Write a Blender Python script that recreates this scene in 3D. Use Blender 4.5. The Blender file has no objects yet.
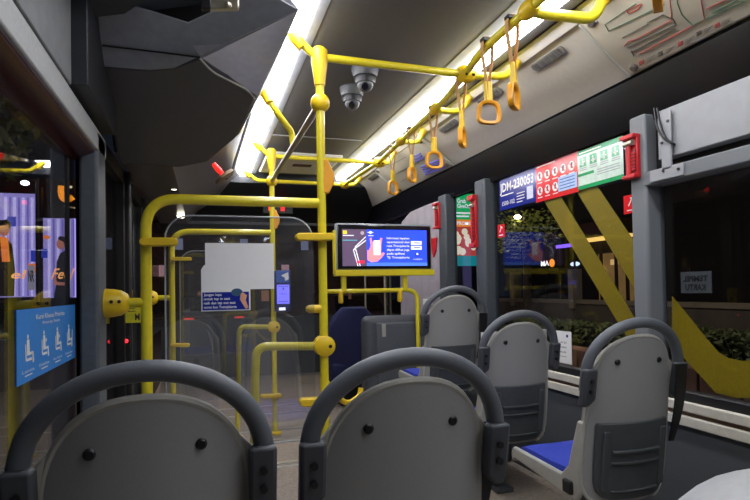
import bpy, bmesh, math, random
from mathutils import Vector, Matrix
random.seed(7)
SC = bpy.context.scene
COL = SC.collection
R = math.radians

# ------------------------------------------------------------------ camera
FPX, V0, U0 = 545.0, 276.0, 375.0
yaw, pitch, roll = R(17.4), R(1.3), 0.018
CAMZ = 1.10
CP = Vector((0, 0, CAMZ))
FW = Vector((math.sin(yaw)*math.cos(pitch), math.cos(yaw)*math.cos(pitch), math.sin(pitch)))
RT = Vector((math.cos(yaw), -math.sin(yaw), 0))
UP = RT.cross(FW)
CX = RT*math.cos(roll) - UP*math.sin(roll)
CU = RT*math.sin(roll) + UP*math.cos(roll)
cam = bpy.data.cameras.new('camera')
cam.sensor_width = 36; cam.lens = FPX/750*36; cam.shift_y = (V0-250)/750
cam.clip_start = 0.02; cam.clip_end = 300
camo = bpy.data.objects.new('camera', cam); COL.objects.link(camo)
camo.matrix_world = Matrix(((CX.x, CU.x, -FW.x, CP.x), (CX.y, CU.y, -FW.y, CP.y), (CX.z, CU.z, -FW.z, CP.z), (0, 0, 0, 1)))
SC.camera = camo

# ------------------------------------------------------------------ world, exposure
SC.view_settings.view_transform = 'Standard'
SC.view_settings.look = 'None'
SC.view_settings.exposure = 0.0
SC.view_settings.gamma = 1.0
STRIP = 26.0          # strength of the ceiling light strips
w = bpy.data.worlds.new('night'); SC.world = w; w.use_nodes = True
w.node_tree.nodes['Background'].inputs[0].default_value = (0.006, 0.007, 0.011, 1)
w.node_tree.nodes['Background'].inputs[1].default_value = 1.0

def P(u, v, X=None, Y=None, Z=None):
    d = FW*FPX + CX*(u-U0) - CU*(v-V0)
    t = (X-CP.x)/d.x if X is not None else (Y-CP.y)/d.y if Y is not None else (Z-CP.z)/d.z
    return CP + d*t

# ------------------------------------------------------------------ materials
def lin(h):
    if isinstance(h, str):
        h = h.lstrip('#'); c = [int(h[i:i+2], 16)/255 for i in (0, 2, 4)]
    else: c = h
    return tuple(x/12.92 if x <= .04045 else ((x+.055)/1.055)**2.4 for x in c) + (1,)
MATS = {}
def mat(name, col, rough=.5, metal=0, emit=0, noise=.06, scale=40, bump=0, coat=0, spec=.5):
    if name in MATS: return MATS[name]
    m = bpy.data.materials.new(name); m.use_nodes = True
    nt = m.node_tree; b = nt.nodes['Principled BSDF']; c = lin(col)
    b.inputs['Roughness'].default_value = rough; b.inputs['Metallic'].default_value = metal
    b.inputs['Specular IOR Level'].default_value = spec
    if coat: b.inputs['Coat Weight'].default_value = coat; b.inputs['Coat Roughness'].default_value = .08
    b.inputs['Base Color'].default_value = c
    if noise or bump:
        tc = nt.nodes.new('ShaderNodeTexCoord'); n = nt.nodes.new('ShaderNodeTexNoise')
        n.inputs['Scale'].default_value = scale; n.inputs['Detail'].default_value = 3
        nt.links.new(tc.outputs['Object'], n.inputs['Vector'])
        r = nt.nodes.new('ShaderNodeValToRGB')
        r.color_ramp.elements[0].position = .3; r.color_ramp.elements[1].position = .7
        r.color_ramp.elements[0].color = tuple(x*(1-noise*1.5) for x in c[:3])+(1,)
        r.color_ramp.elements[1].color = tuple(min(1, x*(1+noise*1.5)) for x in c[:3])+(1,)
        nt.links.new(n.outputs['Fac'], r.inputs['Fac']); nt.links.new(r.outputs['Color'], b.inputs['Base Color'])
        if bump:
            bp = nt.nodes.new('ShaderNodeBump'); bp.inputs['Strength'].default_value = bump; bp.inputs['Distance'].default_value = .002
            nt.links.new(n.outputs['Fac'], bp.inputs['Height']); nt.links.new(bp.outputs['Normal'], b.inputs['Normal'])
    if emit:
        b.inputs['Emission Color'].default_value = c; b.inputs['Emission Strength'].default_value = emit
    MATS[name] = m; return m

def glass(name, tint=(.86, .88, .9), f0=.05, k=1.0, haze=0):
    m = bpy.data.materials.new(name); m.use_nodes = True; nt = m.node_tree; nt.nodes.clear()
    out = nt.nodes.new('ShaderNodeOutputMaterial')
    lw = nt.nodes.new('ShaderNodeLayerWeight'); lw.inputs['Blend'].default_value = .5
    pw = nt.nodes.new('ShaderNodeMath'); pw.operation = 'POWER'; pw.inputs[1].default_value = 5
    ma = nt.nodes.new('ShaderNodeMath'); ma.operation = 'MULTIPLY_ADD'; ma.inputs[1].default_value = (1-f0)*k; ma.inputs[2].default_value = f0*k
    ma.use_clamp = True
    nt.links.new(lw.outputs['Facing'], pw.inputs[0]); nt.links.new(pw.outputs[0], ma.inputs[0])
    tr = nt.nodes.new('ShaderNodeBsdfTransparent'); tr.inputs[0].default_value = tuple(tint)+(1,)
    gl = nt.nodes.new('ShaderNodeBsdfGlossy'); gl.inputs['Roughness'].default_value = .01
    mx = nt.nodes.new('ShaderNodeMixShader')
    nt.links.new(ma.outputs[0], mx.inputs[0]); nt.links.new(tr.outputs[0], mx.inputs[1]); nt.links.new(gl.outputs[0], mx.inputs[2])
    last = mx
    if haze:
        df = nt.nodes.new('ShaderNodeBsdfDiffuse'); df.inputs[0].default_value = (.7, .7, .72, 1)
        tc = nt.nodes.new('ShaderNodeTexCoord'); n = nt.nodes.new('ShaderNodeTexNoise'); n.inputs['Scale'].default_value = 9; n.inputs['Detail'].default_value = 6
        nt.links.new(tc.outputs['Object'], n.inputs['Vector'])
        mu = nt.nodes.new('ShaderNodeMath'); mu.operation = 'MULTIPLY'; mu.inputs[1].default_value = haze*2
        nt.links.new(n.outputs['Fac'], mu.inputs[0])
        m2 = nt.nodes.new('ShaderNodeMixShader'); nt.links.new(mu.outputs[0], m2.inputs[0])
        nt.links.new(mx.outputs[0], m2.inputs[1]); nt.links.new(df.outputs[0], m2.inputs[2]); last = m2
    nt.links.new(last.outputs[0], out.inputs[0]); return m

YEL = mat('yellow powder coat', '#dccb24', .38, noise=.03, coat=.3)
YELP = mat('yellow plastic joint', '#e2bd18', .42, noise=.03)
ORG = mat('orange yellow plastic', '#e39c14', .4, noise=.03)
TAN = mat('tan strap webbing', '#c2935a', .7, scale=300, noise=.1)
SHELL = mat('grey seat plastic', '#929290', .55, noise=.03, scale=300, bump=.05)
SHELLE = mat('pale seat plastic edge', '#a9a89f', .45, noise=.03)
POCK = mat('dark back panel plastic', '#44484a', .5, noise=.04)
HOOP = mat('slate grey grab hoop', '#585c61', .5, noise=.03, scale=200, bump=.03)
SOCK = mat('slate socket plastic', '#414449', .5, noise=.03)
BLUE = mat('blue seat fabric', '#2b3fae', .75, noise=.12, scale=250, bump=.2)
BLK = mat('black plastic', '#131315', .5, noise=.1)
BLKG = mat('glossy black panel', '#101013', .18, noise=.05)
SCRW = mat('black screw', '#17181a', .35, noise=0)
DGREY = mat('dark grey lining', '#3a3e42', .65, noise=.06)
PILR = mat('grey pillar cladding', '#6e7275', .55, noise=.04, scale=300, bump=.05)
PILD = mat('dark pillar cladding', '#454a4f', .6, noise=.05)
WALLM = mat('charcoal speckled lining', '#4a4e52', .75, noise=.16, scale=500, bump=.1)
STEEL = mat('brushed steel', '#cfc7b4', .42, metal=1, noise=.05)
ALU = mat('satin silver panel', '#939598', .5, noise=.03, scale=20)
CREAM = mat('cream sill trim', '#cfcabb', .5, noise=.04)
BROWN = mat('brown rubber insert', '#6d5344', .7, noise=.06)
CEIL = mat('grey ceiling panel', '#5e5c5a', .6, noise=.03)
COVE = mat('beige grey cove panel', '#b7b1a6', .45, noise=.02)
FLR = mat('brown vinyl floor', '#8f8377', .5, noise=.16, scale=60)
NOSE = mat('aluminium floor strip', '#c8c4bb', .35, metal=.6, noise=.05)
WHT = mat('white print', '#eceae6', .55, noise=.01)
PAP = mat('white paper', '#dfdedb', .7, noise=.01)
RED = mat('red plastic', '#c02026', .4, noise=.04)
REDS = mat('red sticker', '#d8262b', .14, noise=.02)
NAVY = mat('navy print', '#1e2a86', .14, noise=.02)
GRN = mat('green print', '#1f9a5c', .14, noise=.02)
SKY = mat('blue sticker', '#2f86d6', .5, noise=.02)
GLOW = mat('ceiling light diffuser', '#f6f7ff', .5, emit=STRIP, noise=0)
YSTK = mat('yellow vinyl stripe', '#a98e10', .5, noise=.06, scale=80)
GLA = glass('window glass', f0=.03)
GLD = glass('tinted door glass', (.7, .72, .75), .06, 1.0)
ACR = glass('clear acrylic', (.93, .94, .95), .115, 1.0, haze=.016)

# ------------------------------------------------------------------ mesh builder
class MB:
    def __init__(s): s.bm = bmesh.new()
    def _add(s, verts, faces):
        vs = [s.bm.verts.new(v) for v in verts]
        for f in faces:
            try: s.bm.faces.new([vs[i] for i in f])
            except ValueError: pass
        return s
    def box(s, a, b):
        x0, x1 = sorted((a[0], b[0])); y0, y1 = sorted((a[1], b[1])); z0, z1 = sorted((a[2], b[2]))
        return s._add([(x0,y0,z0),(x1,y0,z0),(x1,y1,z0),(x0,y1,z0),(x0,y0,z1),(x1,y0,z1),(x1,y1,z1),(x0,y1,z1)],
            [(3,2,1,0),(4,5,6,7),(0,1,5,4),(1,2,6,5),(2,3,7,6),(3,0,4,7)])
    def obox(s, c, ax, ay, az):     # centre + three half axes
        c = Vector(c); ax = Vector(ax); ay = Vector(ay); az = Vector(az)
        v = [c+i*ax+j*ay+k*az for k in (-1,1) for (i,j) in ((-1,-1),(1,-1),(1,1),(-1,1))]
        return s._add(v, [(3,2,1,0),(4,5,6,7),(0,1,5,4),(1,2,6,5),(2,3,7,6),(3,0,4,7)])
    def prism(s, pts, d):           # closed outline extruded along d
        pts = [Vector(p) for p in pts]; d = Vector(d); n = len(pts)
        return s._add(pts+[p+d for p in pts], [tuple(reversed(range(n))), tuple(range(n, 2*n))]+[(i,(i+1)%n,n+(i+1)%n,n+i) for i in range(n)])
    def tube(s, pts, r, n=12, cap=True, rx=None):
        pts = [Vector(p) for p in pts]; N = len(pts)
        rs = r if isinstance(r, (list, tuple)) else [r]*N
        T = []
        for i in range(N):
            t = (pts[min(i+1, N-1)]-pts[max(i-1, 0)]); T.append(t.normalized())
        a = Vector((0,0,1)) if abs(T[0].z) < .9 else Vector((1,0,0))
        nn = (a - T[0]*a.dot(T[0])).normalized(); vs = []
        for i in range(N):
            nn = (nn - T[i]*nn.dot(T[i])).normalized(); bb = T[i].cross(nn)
            for k in range(n):
                q = 2*math.pi*k/n; vs.append(pts[i]+nn*(math.cos(q)*rs[i])+bb*(math.sin(q)*rs[i]))
        f = [(i*n+k, i*n+(k+1)%n, (i+1)*n+(k+1)%n, (i+1)*n+k) for i in range(N-1) for k in range(n)]
        if cap: f += [tuple(reversed(range(n))), tuple(range((N-1)*n, N*n))]
        return s._add(vs, f)
    def cyl(s, a, b, r, r2=None, n=20):
        return s.tube([a, b], [r, r if r2 is None else r2], n)
    def ball(s, c, r, sc=(1,1,1)):
        c = Vector(c); n, m = 16, 10; vs = []; 
        for j in range(1, m):
            th = math.pi*j/m
            for k in range(n):
                q = 2*math.pi*k/n
                vs.append(c+Vector((r*sc[0]*math.sin(th)*math.cos(q), r*sc[1]*math.sin(th)*math.sin(q), r*sc[2]*math.cos(th))))
        f = [(j*n+k, (j+1)*n+k, (j+1)*n+(k+1)%n, j*n+(k+1)%n) for j in range(m-2) for k in range(n)]
        t = len(vs); vs += [c+Vector((0,0,r*sc[2])), c-Vector((0,0,r*sc[2]))]
        f += [(t, k, (k+1)%n) for k in range(n)] + [(t+1, (m-2)*n+(k+1)%n, (m-2)*n+k) for k in range(n)]
        return s._add(vs, f)
    def grid(s, rows):              # open grid of points
        n = len(rows[0]); vs = [p for r in rows for p in r]
        return s._add(vs, [(j*n+i, j*n+i+1, (j+1)*n+i+1, (j+1)*n+i) for j in range(len(rows)-1) for i in range(n-1)])
    def slab(s, front, back):       # two grids of the same size closed into a solid
        m, n = len(front), len(front[0]); o = m*n
        vs = [p for r in front for p in r]+[p for r in back for p in r]; f = []
        for j in range(m-1):
            for i in range(n-1):
                f.append((j*n+i, j*n+i+1, (j+1)*n+i+1, (j+1)*n+i)); f.append((o+j*n+i, o+(j+1)*n+i, o+(j+1)*n+i+1, o+j*n+i+1))
        for j in range(m-1):
            f.append((j*n, (j+1)*n, o+(j+1)*n, o+j*n)); k = n-1
            f.append((j*n+k, o+j*n+k, o+(j+1)*n+k, (j+1)*n+k))
        for i in range(n-1):
            f.append((i, o+i, o+i+1, i+1)); k = (m-1)*n
            f.append((k+i, k+i+1, o+k+i+1, o+k+i))
        return s._add(vs, f)

def bez(pts, rad=.05, n=6):         # polyline with rounded corners
    pts = [Vector(p) for p in pts]; out = [pts[0]]
    for i in range(1, len(pts)-1):
        a, b, c = pts[i-1], pts[i], pts[i+1]
        r = min(rad, (a-b).length*.49, (c-b).length*.49)
        p, q = b+(a-b).normalized()*r, b+(c-b).normalized()*r
        for k in range(n+1):
            t = k/n; out.append(p*(1-t)**2+b*2*t*(1-t)+q*t*t)
    out.append(pts[-1]); return out

def link(name, mb, m, parent=None, bevel=0, smooth=True, world=True, seg=2):
    bm = mb.bm
    bmesh.ops.remove_doubles(bm, verts=bm.verts, dist=1e-5)
    bmesh.ops.recalc_face_normals(bm, faces=bm.faces)
    if parent is None:
        xs = [v.co for v in bm.verts]
        c = Vector(((min(p.x for p in xs)+max(p.x for p in xs))/2, (min(p.y for p in xs)+max(p.y for p in xs))/2, min(p.z for p in xs)))
        bmesh.ops.translate(bm, verts=bm.verts, vec=-c)
    elif world:
        root = parent; off = Vector((0,0,0))
        while root: off += root.location; root = root.parent
        bmesh.ops.translate(bm, verts=bm.verts, vec=-off)
    me = bpy.data.meshes.new(name); bm.to_mesh(me); bm.free()
    o = bpy.data.objects.new(name, me); COL.objects.link(o); me.materials.append(m)
    if parent is None: o.location = c
    else: o.parent = parent
    if smooth:
        for p in me.polygons: p.use_smooth = True
        me.set_sharp_from_angle(angle=R(38))
    if bevel:
        b = o.modifiers.new('bevel', 'BEVEL'); b.width = bevel; b.segments = seg; b.limit_method = 'ANGLE'; b.angle_limit = R(40)
    return o
def thing(name, label, cat, loc=(0,0,0), group=None, rz=0):
    o = bpy.data.objects.new(name, None); COL.objects.link(o); o.empty_display_size = .1
    o.location = loc; o.rotation_euler.z = rz; tag(o, label, cat, group); return o
def tag(o, label, cat, group=None):
    o['label'] = label; o['category'] = cat
    if group: o['group'] = group
    return o
def struct(name, mb, m, bevel=0, parent=None, smooth=True):
    o = link(name, mb, m, parent, bevel, smooth)
    if parent is None: o['kind'] = 'structure'
    return o
def copy_tree(o, parent=None):
    c = o.copy(); COL.objects.link(c)
    if parent: c.parent = parent
    for ch in list(o.children): copy_tree(ch, c)
    return c

# ------------------------------------------------------------------ lettering and flat signs
_tc = {}
def text_polys(s, bold=0):
    if (s, bold) in _tc: return _tc[s, bold]
    cu = bpy.data.curves.new('t', 'FONT'); cu.body = s; cu.size = 1; cu.offset = bold; cu.resolution_u = 2
    ob = bpy.data.objects.new('t', cu); COL.objects.link(ob)
    dg = bpy.context.evaluated_depsgraph_get(); dg.update()
    me = bpy.data.meshes.new_from_object(ob.evaluated_get(dg))
    v = [(p.co.x, p.co.y) for p in me.vertices]; f = [tuple(p.vertices) for p in me.polygons]
    bpy.data.objects.remove(ob); bpy.data.curves.remove(cu); bpy.data.meshes.remove(me)
    _tc[s, bold] = (v, f); return v, f
class Sign:
    """flat sign: local x to the reader's right, y up, origin bottom left; layers stand off by a fraction of a millimetre"""
    def __init__(s, O, X, Y, Wd, Ht, parent):
        s.O = Vector(O); s.X = Vector(X).normalized(); s.Y = Vector(Y).normalized(); s.N = s.X.cross(s.Y).normalized()
        s.W, s.H, s.p = Wd, Ht, parent; s.L = {}; s.k = .0006
    def pt(s, x, y, l=0): return s.O+s.X*x+s.Y*y+s.N*(s.k*l)
    def mb(s, name, m): return s.L.setdefault(name, (MB(), m))[0]
    def poly(s, name, m, pts, l=1, t=.0005):
        s.mb(name, m).prism([s.pt(x, y, l) for x, y in pts], s.N*t*(s.k/.0006)); return s
    def rect(s, name, m, x, y, w, h, l=1, t=.0005): return s.poly(name, m, [(x,y),(x+w,y),(x+w,y+h),(x,y+h)], l, t)
    def disc(s, name, m, x, y, r, l=1, n=18, ry=None):
        ry = ry or r
        return s.poly(name, m, [(x+r*math.cos(2*math.pi*k/n), y+ry*math.sin(2*math.pi*k/n)) for k in range(n)], l)
    def line(s, name, m, pts, w, l=1):
        for (x0, y0), (x1, y1) in zip(pts, pts[1:]):
            d = math.hypot(x1-x0, y1-y0); a, b = -(y1-y0)/d*w/2, (x1-x0)/d*w/2
            s.poly(name, m, [(x0+a,y0+b),(x0-a,y0-b),(x1-a,y1-b),(x1+a,y1+b)], l)
        return s
    def text(s, name, m, t, x, y, h, w=None, l=2, bold=0, align='l', shear=0, mirror=False):
        v, f = text_polys(t, bold)
        if not v: return s
        x0 = min(a for a, _ in v); x1 = max(a for a, _ in v)
        k = h/.72; kx = k if w is None else w/(x1-x0)
        wd = (x1-x0)*kx; ox = x-(wd/2 if align == 'c' else wd if align == 'r' else 0)
        sg = -1 if mirror else 1
        if mirror: ox = ox+wd
        s.mb(name, m)._add([s.pt(ox+sg*(a-x0)*kx+shear*b*k, y+b*k, l) for a, b in v], f); return s
    def board(s, name, m, t=.002, inset=0): s.mb(name, m).prism([s.pt(0,0), s.pt(s.W,0), s.pt(s.W,s.H), s.pt(0,s.H)], -s.N*t); return s
    def done(s):
        for n, (b, m) in s.L.items(): link(n.split('#')[0], b, m, s.p, smooth=False)

# ================================================================== SETTING
GX, LX = 1.87, -.465           # window glass planes, right and left
PX, LPX = 1.80, -.378          # inner faces of the pillars
FY, BY = 7.2, -1.6            # front and rear ends of the cabin
struct('floor', MB().box((LX-.06, BY, -.04), (GX+.06, FY, 0)), FLR)
struct('wall_right', MB().box((1.835, BY, 0), (GX+.05, FY, .53)), WALLM)
struct('wall_left', MB().box((LX-.05, BY, 0), (-.40, 2.26, .55)), WALLM)
struct('wall_rear', MB().box((LX-.05, BY-.05, 0), (GX+.05, BY, 2.4)), DGREY)
struct('wall_front', MB().box((LX-.05, FY, 0), (GX+.05, FY+.05, .75)), DGREY)
struct('ceiling', MB().box((.485, BY, 2.27), (1.24, 5.5, 2.31)), CEIL)
struct('trim_1', MB().box((1.815, BY, .53), (1.865, FY, .570)), CREAM, .004)
struct('trim_2', MB().box((1.815, BY, .588), (1.865, FY, .626)), CREAM, .004)
struct('trim_3', MB().box((1.832, BY, .566), (1.845, FY, .592)), BROWN)
struct('trim_4', MB().box((1.835, BY, .622), (1.88, FY, .665)), BLK, .006)
# right cove panel from the light strip down to the window heads
def ext(prof, y0, y1): return MB().prism([(x, y0, z) for x, z in prof], (0, y1-y0, 0))
struct('trim_5', ext([(1.535, 2.235), (1.665, 2.145), (1.815, 2.02), (1.85, 2.025), (1.85, 2.3), (1.54, 2.3)], BY, 5.9), COVE)
struct('trim_6', ext([(1.813, 2.018), (1.822, 2.0), (1.85, 2.0), (1.85, 2.03), (1.818, 2.025)], BY, 5.9), mat('black window head', '#0e0e11', .22, noise=.05, spec=.2), smooth=False)
struct('trim_7', ext([(1.812, 2.004), (1.852, 1.80), (1.90, 1.80), (1.90, 2.02), (1.83, 2.02)], BY, FY), mat('black window head', '#0e0e11', .25, noise=.05, spec=.12), smooth=False)
struct('trim_8', ext([(1.412, 2.245), (1.455, 2.235), (1.455, 2.30), (1.412, 2.30)], BY, 5.5), CEIL)
struct('trim_9', ext([(1.455, 2.26), (1.495, 2.255), (1.495, 2.30), (1.455, 2.30)], BY, 5.5), BLK)
struct('trim_10', ext([(1.495, 2.235), (1.535, 2.215), (1.545, 2.30), (1.495, 2.30)], BY, 5.5), WHT)
struct('trim_11', ext([(1.235, 2.267), (1.305, 2.262), (1.31, 2.30), (1.235, 2.30)], BY, 5.5), ALU)
struct('trim_12', ext([(.50, 2.267), (.455, 2.262), (.447, 2.30), (.50, 2.30)], BY, 5.5), ALU)
# left cove panel
struct('trim_13', ext([(.33, 2.25), (.16, 2.08), (-.06, 1.93), (-.16, 1.80), (-.42, 1.80), (-.48, 2.3), (.33, 2.3)], 2.95, 5.9), mat('dark cove panel', '#5b5754', .3, noise=.04))
struct('trim_14', ext([(.33, 2.25), (.05, 2.13), (-.36, 2.02), (-.48, 2.02), (-.48, 2.3), (.33, 2.3)], BY, 2.0), DGREY)
# pillars
def pillar(n, x0, x1, y0, y1, z0, z1, m): struct('trim_%d' % n, MB().box((x0, y0, z0), (x1, y1, z1)), m, .012)
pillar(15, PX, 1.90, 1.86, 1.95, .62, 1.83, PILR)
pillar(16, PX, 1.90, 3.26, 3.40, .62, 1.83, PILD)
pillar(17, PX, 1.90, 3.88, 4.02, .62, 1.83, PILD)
pillar(18, -.445, LPX, 2.26, 2.43, 0, 1.72, mat('charcoal pillar', '#50565c', .6, noise=.06))
pillar(19, -.50, -.40, 3.40, 3.46, 0, 1.80, BLK)
pillar(20, -.52, -.40, 4.32, 4.52, 0, 1.80, DGREY)
# left: header band over the side window
struct('trim_21', MB().box((-.50, BY, 1.64), (LPX, 2.44, 1.722)), mat('grey header band', '#a9aba9', .5, noise=.05, scale=80), .006)
struct('trim_22', MB().box((-.50, BY, 1.74), (-.383, 1.86, 2.04)), mat('grey header panel', '#848686', .4, noise=.06, scale=20), .004)
struct('trim_23', MB().box((-.50, BY, 1.722), (-.40, 2.40, 1.74)), BLK)
struct('trim_24', ext([(-.475, 1.60), (-.455, 1.60), (-.392, 1.63), (-.392, 1.64), (-.475, 1.64)], BY, 2.27), mat('header red reflection tone', '#4a1d1c', .25, noise=.08))  # red reflection on the dark header is put into its base colour
struct('trim_25', MB().box((-.50, 1.865, 1.745), (-.338, 2.43, 2.24)), mat('black header panel end', '#232529', .5, noise=.05), .004)
# right: beam and silver panel over the second side window
struct('trim_26', MB().box((1.80, BY, 1.515), (1.90, 1.872, 1.575)), PILR, .006)
struct('trim_27', MB().box((1.81, BY, 1.612), (1.88, 1.80, 1.815)), ALU, .004)
struct('trim_28', MB().box((1.86, BY, 1.57), (1.90, 1.872, 1.83)), BLK)
# glazing
def pane(n, a, b, m=GLA, name='window'): struct('%s_%d' % (name, n), MB().box(a, b), m)
pane(1, (GX, 1.985, .64), (GX+.006, 3.26, 1.82))
pane(2, (GX, BY, .64), (GX+.006, 1.87, 1.55))
pane(3, (GX, 3.40, .64), (GX+.006, 3.88, 1.82))
pane(4, (GX, 4.02, .64), (GX+.006, FY, 1.82))
pane(5, (LX, BY, .55), (LX+.006, 2.26, 1.61))
pane(6, (LX, 4.52, .7), (LX+.006, FY, 1.80))
pane(7, (LX, FY+.02, .75), (GX, FY+.026, 1.95))
struct('trim_29', MB().box((1.865, 1.985, 1.80), (1.90, FY, 1.86)), BLK)
# front: dark header sloping down to the windscreen, rear face of the driver's partition
struct('trim_30', MB().prism([(LX-.02, 5.5, 2.3), (LX-.02, 5.5, 2.17), (LX-.02, 6.1, 1.90), (LX-.02, 7.15, 1.82), (LX-.02, 7.2, 2.3)], (2.34, 0, 0)), mat('black header trim', '#1c1f25', .45, noise=.08))
struct('trim_31', MB().box((LX-.02, 5.9, 1.8), (1.9, 5.95, 1.83)), BLK)
# door leaves with dark frames
dm = MB()
dm.box((-.49, 2.44, .02), (-.45, 2.50, 1.8)); dm.box((-.47, 3.34, .02), (-.43, 3.40, 1.8)); dm.box((-.49, 2.44, .02), (-.43, 3.4, .12)); dm.box((-.49, 2.44, 1.72), (-.43, 3.4, 1.8))
d1 = struct('door_1', dm, BLK); struct('pane', MB().box((-.472, 2.50, .12), (-.468, 3.34, 1.72)), GLD, parent=d1)
dm = MB()
dm.box((-.47, 3.46, .02), (-.43, 3.52, 1.8)); dm.box((-.47, 4.26, .02), (-.43, 4.32, 1.8)); dm.box((-.47, 3.46, .02), (-.43, 4.32, .12)); dm.box((-.47, 3.46, 1.72), (-.43, 4.32, 1.8))
d2 = struct('door_2', dm, BLK); struct('pane', MB().box((-.452, 3.52, .12), (-.448, 4.26, 1.72)), GLD, parent=d2)
# floor strips
for i, (y, hh) in enumerate(((3.51, 2), (4.07, 2), (4.36, 1), (4.93, 1), (5.27, 1))):
    m = MB(); m.box((.0, y-.02, 0), (1.2, y+.02, .005))
    if hh == 2: m.box((.0, y-.10, 0), (1.2, y-.06, .005))
    struct('trim_%d' % (32+i), m, NOSE)
struct('trim_37', MB().box((.485, 4.10, 2.264), (1.2, 4.115, 2.272)), ALU)

# ================================================================== LIGHT STRIPS
def strip(x0, x1, label, yb):
    t = thing('light_strip', label, 'ceiling light', ((x0+x1)/2, 2, 2.25), 'ceiling light strips')
    link('diffuser', ext([(x0, 2.262), (x0+.012, 2.236), (x1-.012, 2.236), (x1, 2.262)], yb, 5.5), GLOW, t)
    link('housing', MB().box((x0-.005, yb, 2.263), (x1+.005, 5.5, 2.30)), ALU, t)
strip(.335, .445, 'long white glowing ceiling light strip on the left, beside the dark overhead box', .25)
strip(1.315, 1.41, 'long white glowing ceiling light strip on the right, above the hanging straps', BY+.1)

# ================================================================== SEATS
TL = math.tan(R(7))
def by(z): return -(z-.33)*TL                 # back plane leans rearwards with height
def hw(z):                                    # half width of the shell outline
    if z > .70: return .178*max(0, 1-((z-.70)/.212)**2.3)**(1/2.3)
    if z > .40: return .178+.012*math.sin((.70-z)/.30*math.pi/2)
    return .19-.07*(1-math.sqrt(max(0, 1-((.40-z)/.10)**2)))
def zs_shell(): return [.30+.006*k*k/3 if k < 4 else .33+(k-4)*.37/9 for k in range(13)][:13]+[.70]+[.70+.212*math.sin(math.pi/2*k/12) for k in range(1, 13)]
def shell_rows(off, z_lo=0, z_hi=9, k=1.0, curve=.05, n=12):
    rows = []
    for z in zs_shell():
        if z < z_lo-1e-6 or z > z_hi+1e-6: continue
        w_ = hw(z)*k+1e-4
        rows.append([Vector((w_*i/n, by(z)+off+curve*(abs(w_*i/n)/.19)**2, z)) for i in range(-n, n+1)])
    return rows
def make_seat(label):
    t = thing('bus_seat', label, 'seat', (0, 0, 0), 'grey moulded bus seats')
    link('back_shell', MB().slab(shell_rows(0), shell_rows(.028)), SHELL, t, world=False)
    rim = []
    for sgn in (-1, 1):
        seq = [Vector((sgn*hw(z), by(z)+.006+.05*(hw(z)/.19)**2, z)) for z in zs_shell()]
        rim += seq if sgn < 0 else list(reversed(seq))[1:]
    link('edge_rim', MB().tube(rim, .0085, 8), SHELLE, t, world=False)
    # front pad of the backrest
    link('back_pad', MB().slab(shell_rows(.030, .40, .86, .86), shell_rows(.052, .40, .86, .80)), SHELL, t, world=False)
    # side wings running down into the seat pan
    for sgn in (-1, 1):
        pr = [(.055, .60), (.02, .60), (.045, .34), (.07, .295), (.50, .335), (.52, .355), (.50, .385), (.16, .375), (.115, .42)]
        x = sgn*.192
        link('side_wing', MB().prism([(x, y+by(z)*0, z) for y, z in pr], (-sgn*.022, 0, 0)), SHELLE, t, .008, world=False)
    rows_a, rows_b = [], []
    for j, (y, z) in enumerate(((.05, .37), (.12, .352), (.25, .345), (.40, .352), (.48, .362), (.515, .352), (.525, .335))):
        rows_a.append([Vector((.185*i/8, y, z+.012*(i/8)**2)) for i in range(-8, 9)])
        rows_b.append([Vector((.185*i/8, y-(.01 if j > 4 else 0), z-.03+.012*(i/8)**2)) for i in range(-8, 9)])
    link('seat_pan', MB().slab(rows_a, rows_b), SHELLE, t, world=False)
    ca, cb = [], []
    for j, (y, z, wd) in enumerate(((.06, .392, .150), (.10, .398, .165), (.25, .394, .168), (.38, .398, .168), (.45, .396, .165), (.49, .382, .155), (.505, .366, .145))):
        ca.append([Vector((wd*i/8, y, z-.012*(abs(i)/8)**4+.010*(i/8)**2)) for i in range(-8, 9)])
        cb.append([Vector((wd*i/8*1.03, y, z-.035)) for i in range(-8, 9)])
    link('seat_cushion', MB().slab(ca, cb), BLUE, t, world=False)
    for sgn in (-1, 1): link('side_latch', MB().box((sgn*.176, .085, .315), (sgn*.206, .135, .365)), BLK, t, .006, world=False)
    # dark lower back panel with ribs
    pk = []
    zz = [.315, .325, .345, .38, .43, .48, .53, .588, .60]
    ww = [.10, .125, .145, .155, .157, .157, .157, .157, .153]
    def pr_(off): return [[Vector((w_*i/8, by(z)+off+.05*(abs(w_*i/8)/.19)**2, z)) for i in range(-8, 9)] for z, w_ in zip(zz, ww)]
    bp = link('lower_back_panel', MB().slab(pr_(-.016), pr_(.0)), POCK, t, .004, world=False)
    for z0, z1, k in ((.488, .500, .105), (.448, .458, .105), (.345, .352, .10)):
        def rb(off, z0=z0, z1=z1, k=k): return [[Vector((k*i/6, by(z)+off+.05*(abs(k*i/6)/.19)**2, z)) for i in range(-6, 7)] for z in (z0, z1)]
        link('rib', MB().slab(rb(-.027), rb(-.012)), POCK, bp, .003, world=False)
    for sx in (-.125, .125):
        link('side_rail', MB().slab([[Vector((sx+d, by(z)-.024+.05*((sx)/.19)**2, z)) for d in (-.014, .014)] for z in (.35, .45, .57)],
                                    [[Vector((sx+d, by(z)-.010+.05*((sx)/.19)**2, z)) for d in (-.014, .014)] for z in (.35, .45, .57)]), POCK, bp, .004, world=False)
    # hoop
    hp = []
    for k in range(25):
        q = math.pi*k/24; x, z = -.208*math.cos(q), .772+.188*math.sin(q)**.92
        hp.append(Vector((x, by(z)+.012+.02*(abs(x)/.2)**2, z)))
    hp = [hp[0]+Vector((0, .008, -.05))]+hp+[hp[-1]+Vector((0, .008, -.05))]
    link('grab_hoop', MB().tube(hp, .0195, 14), HOOP, t, world=False)
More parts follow.
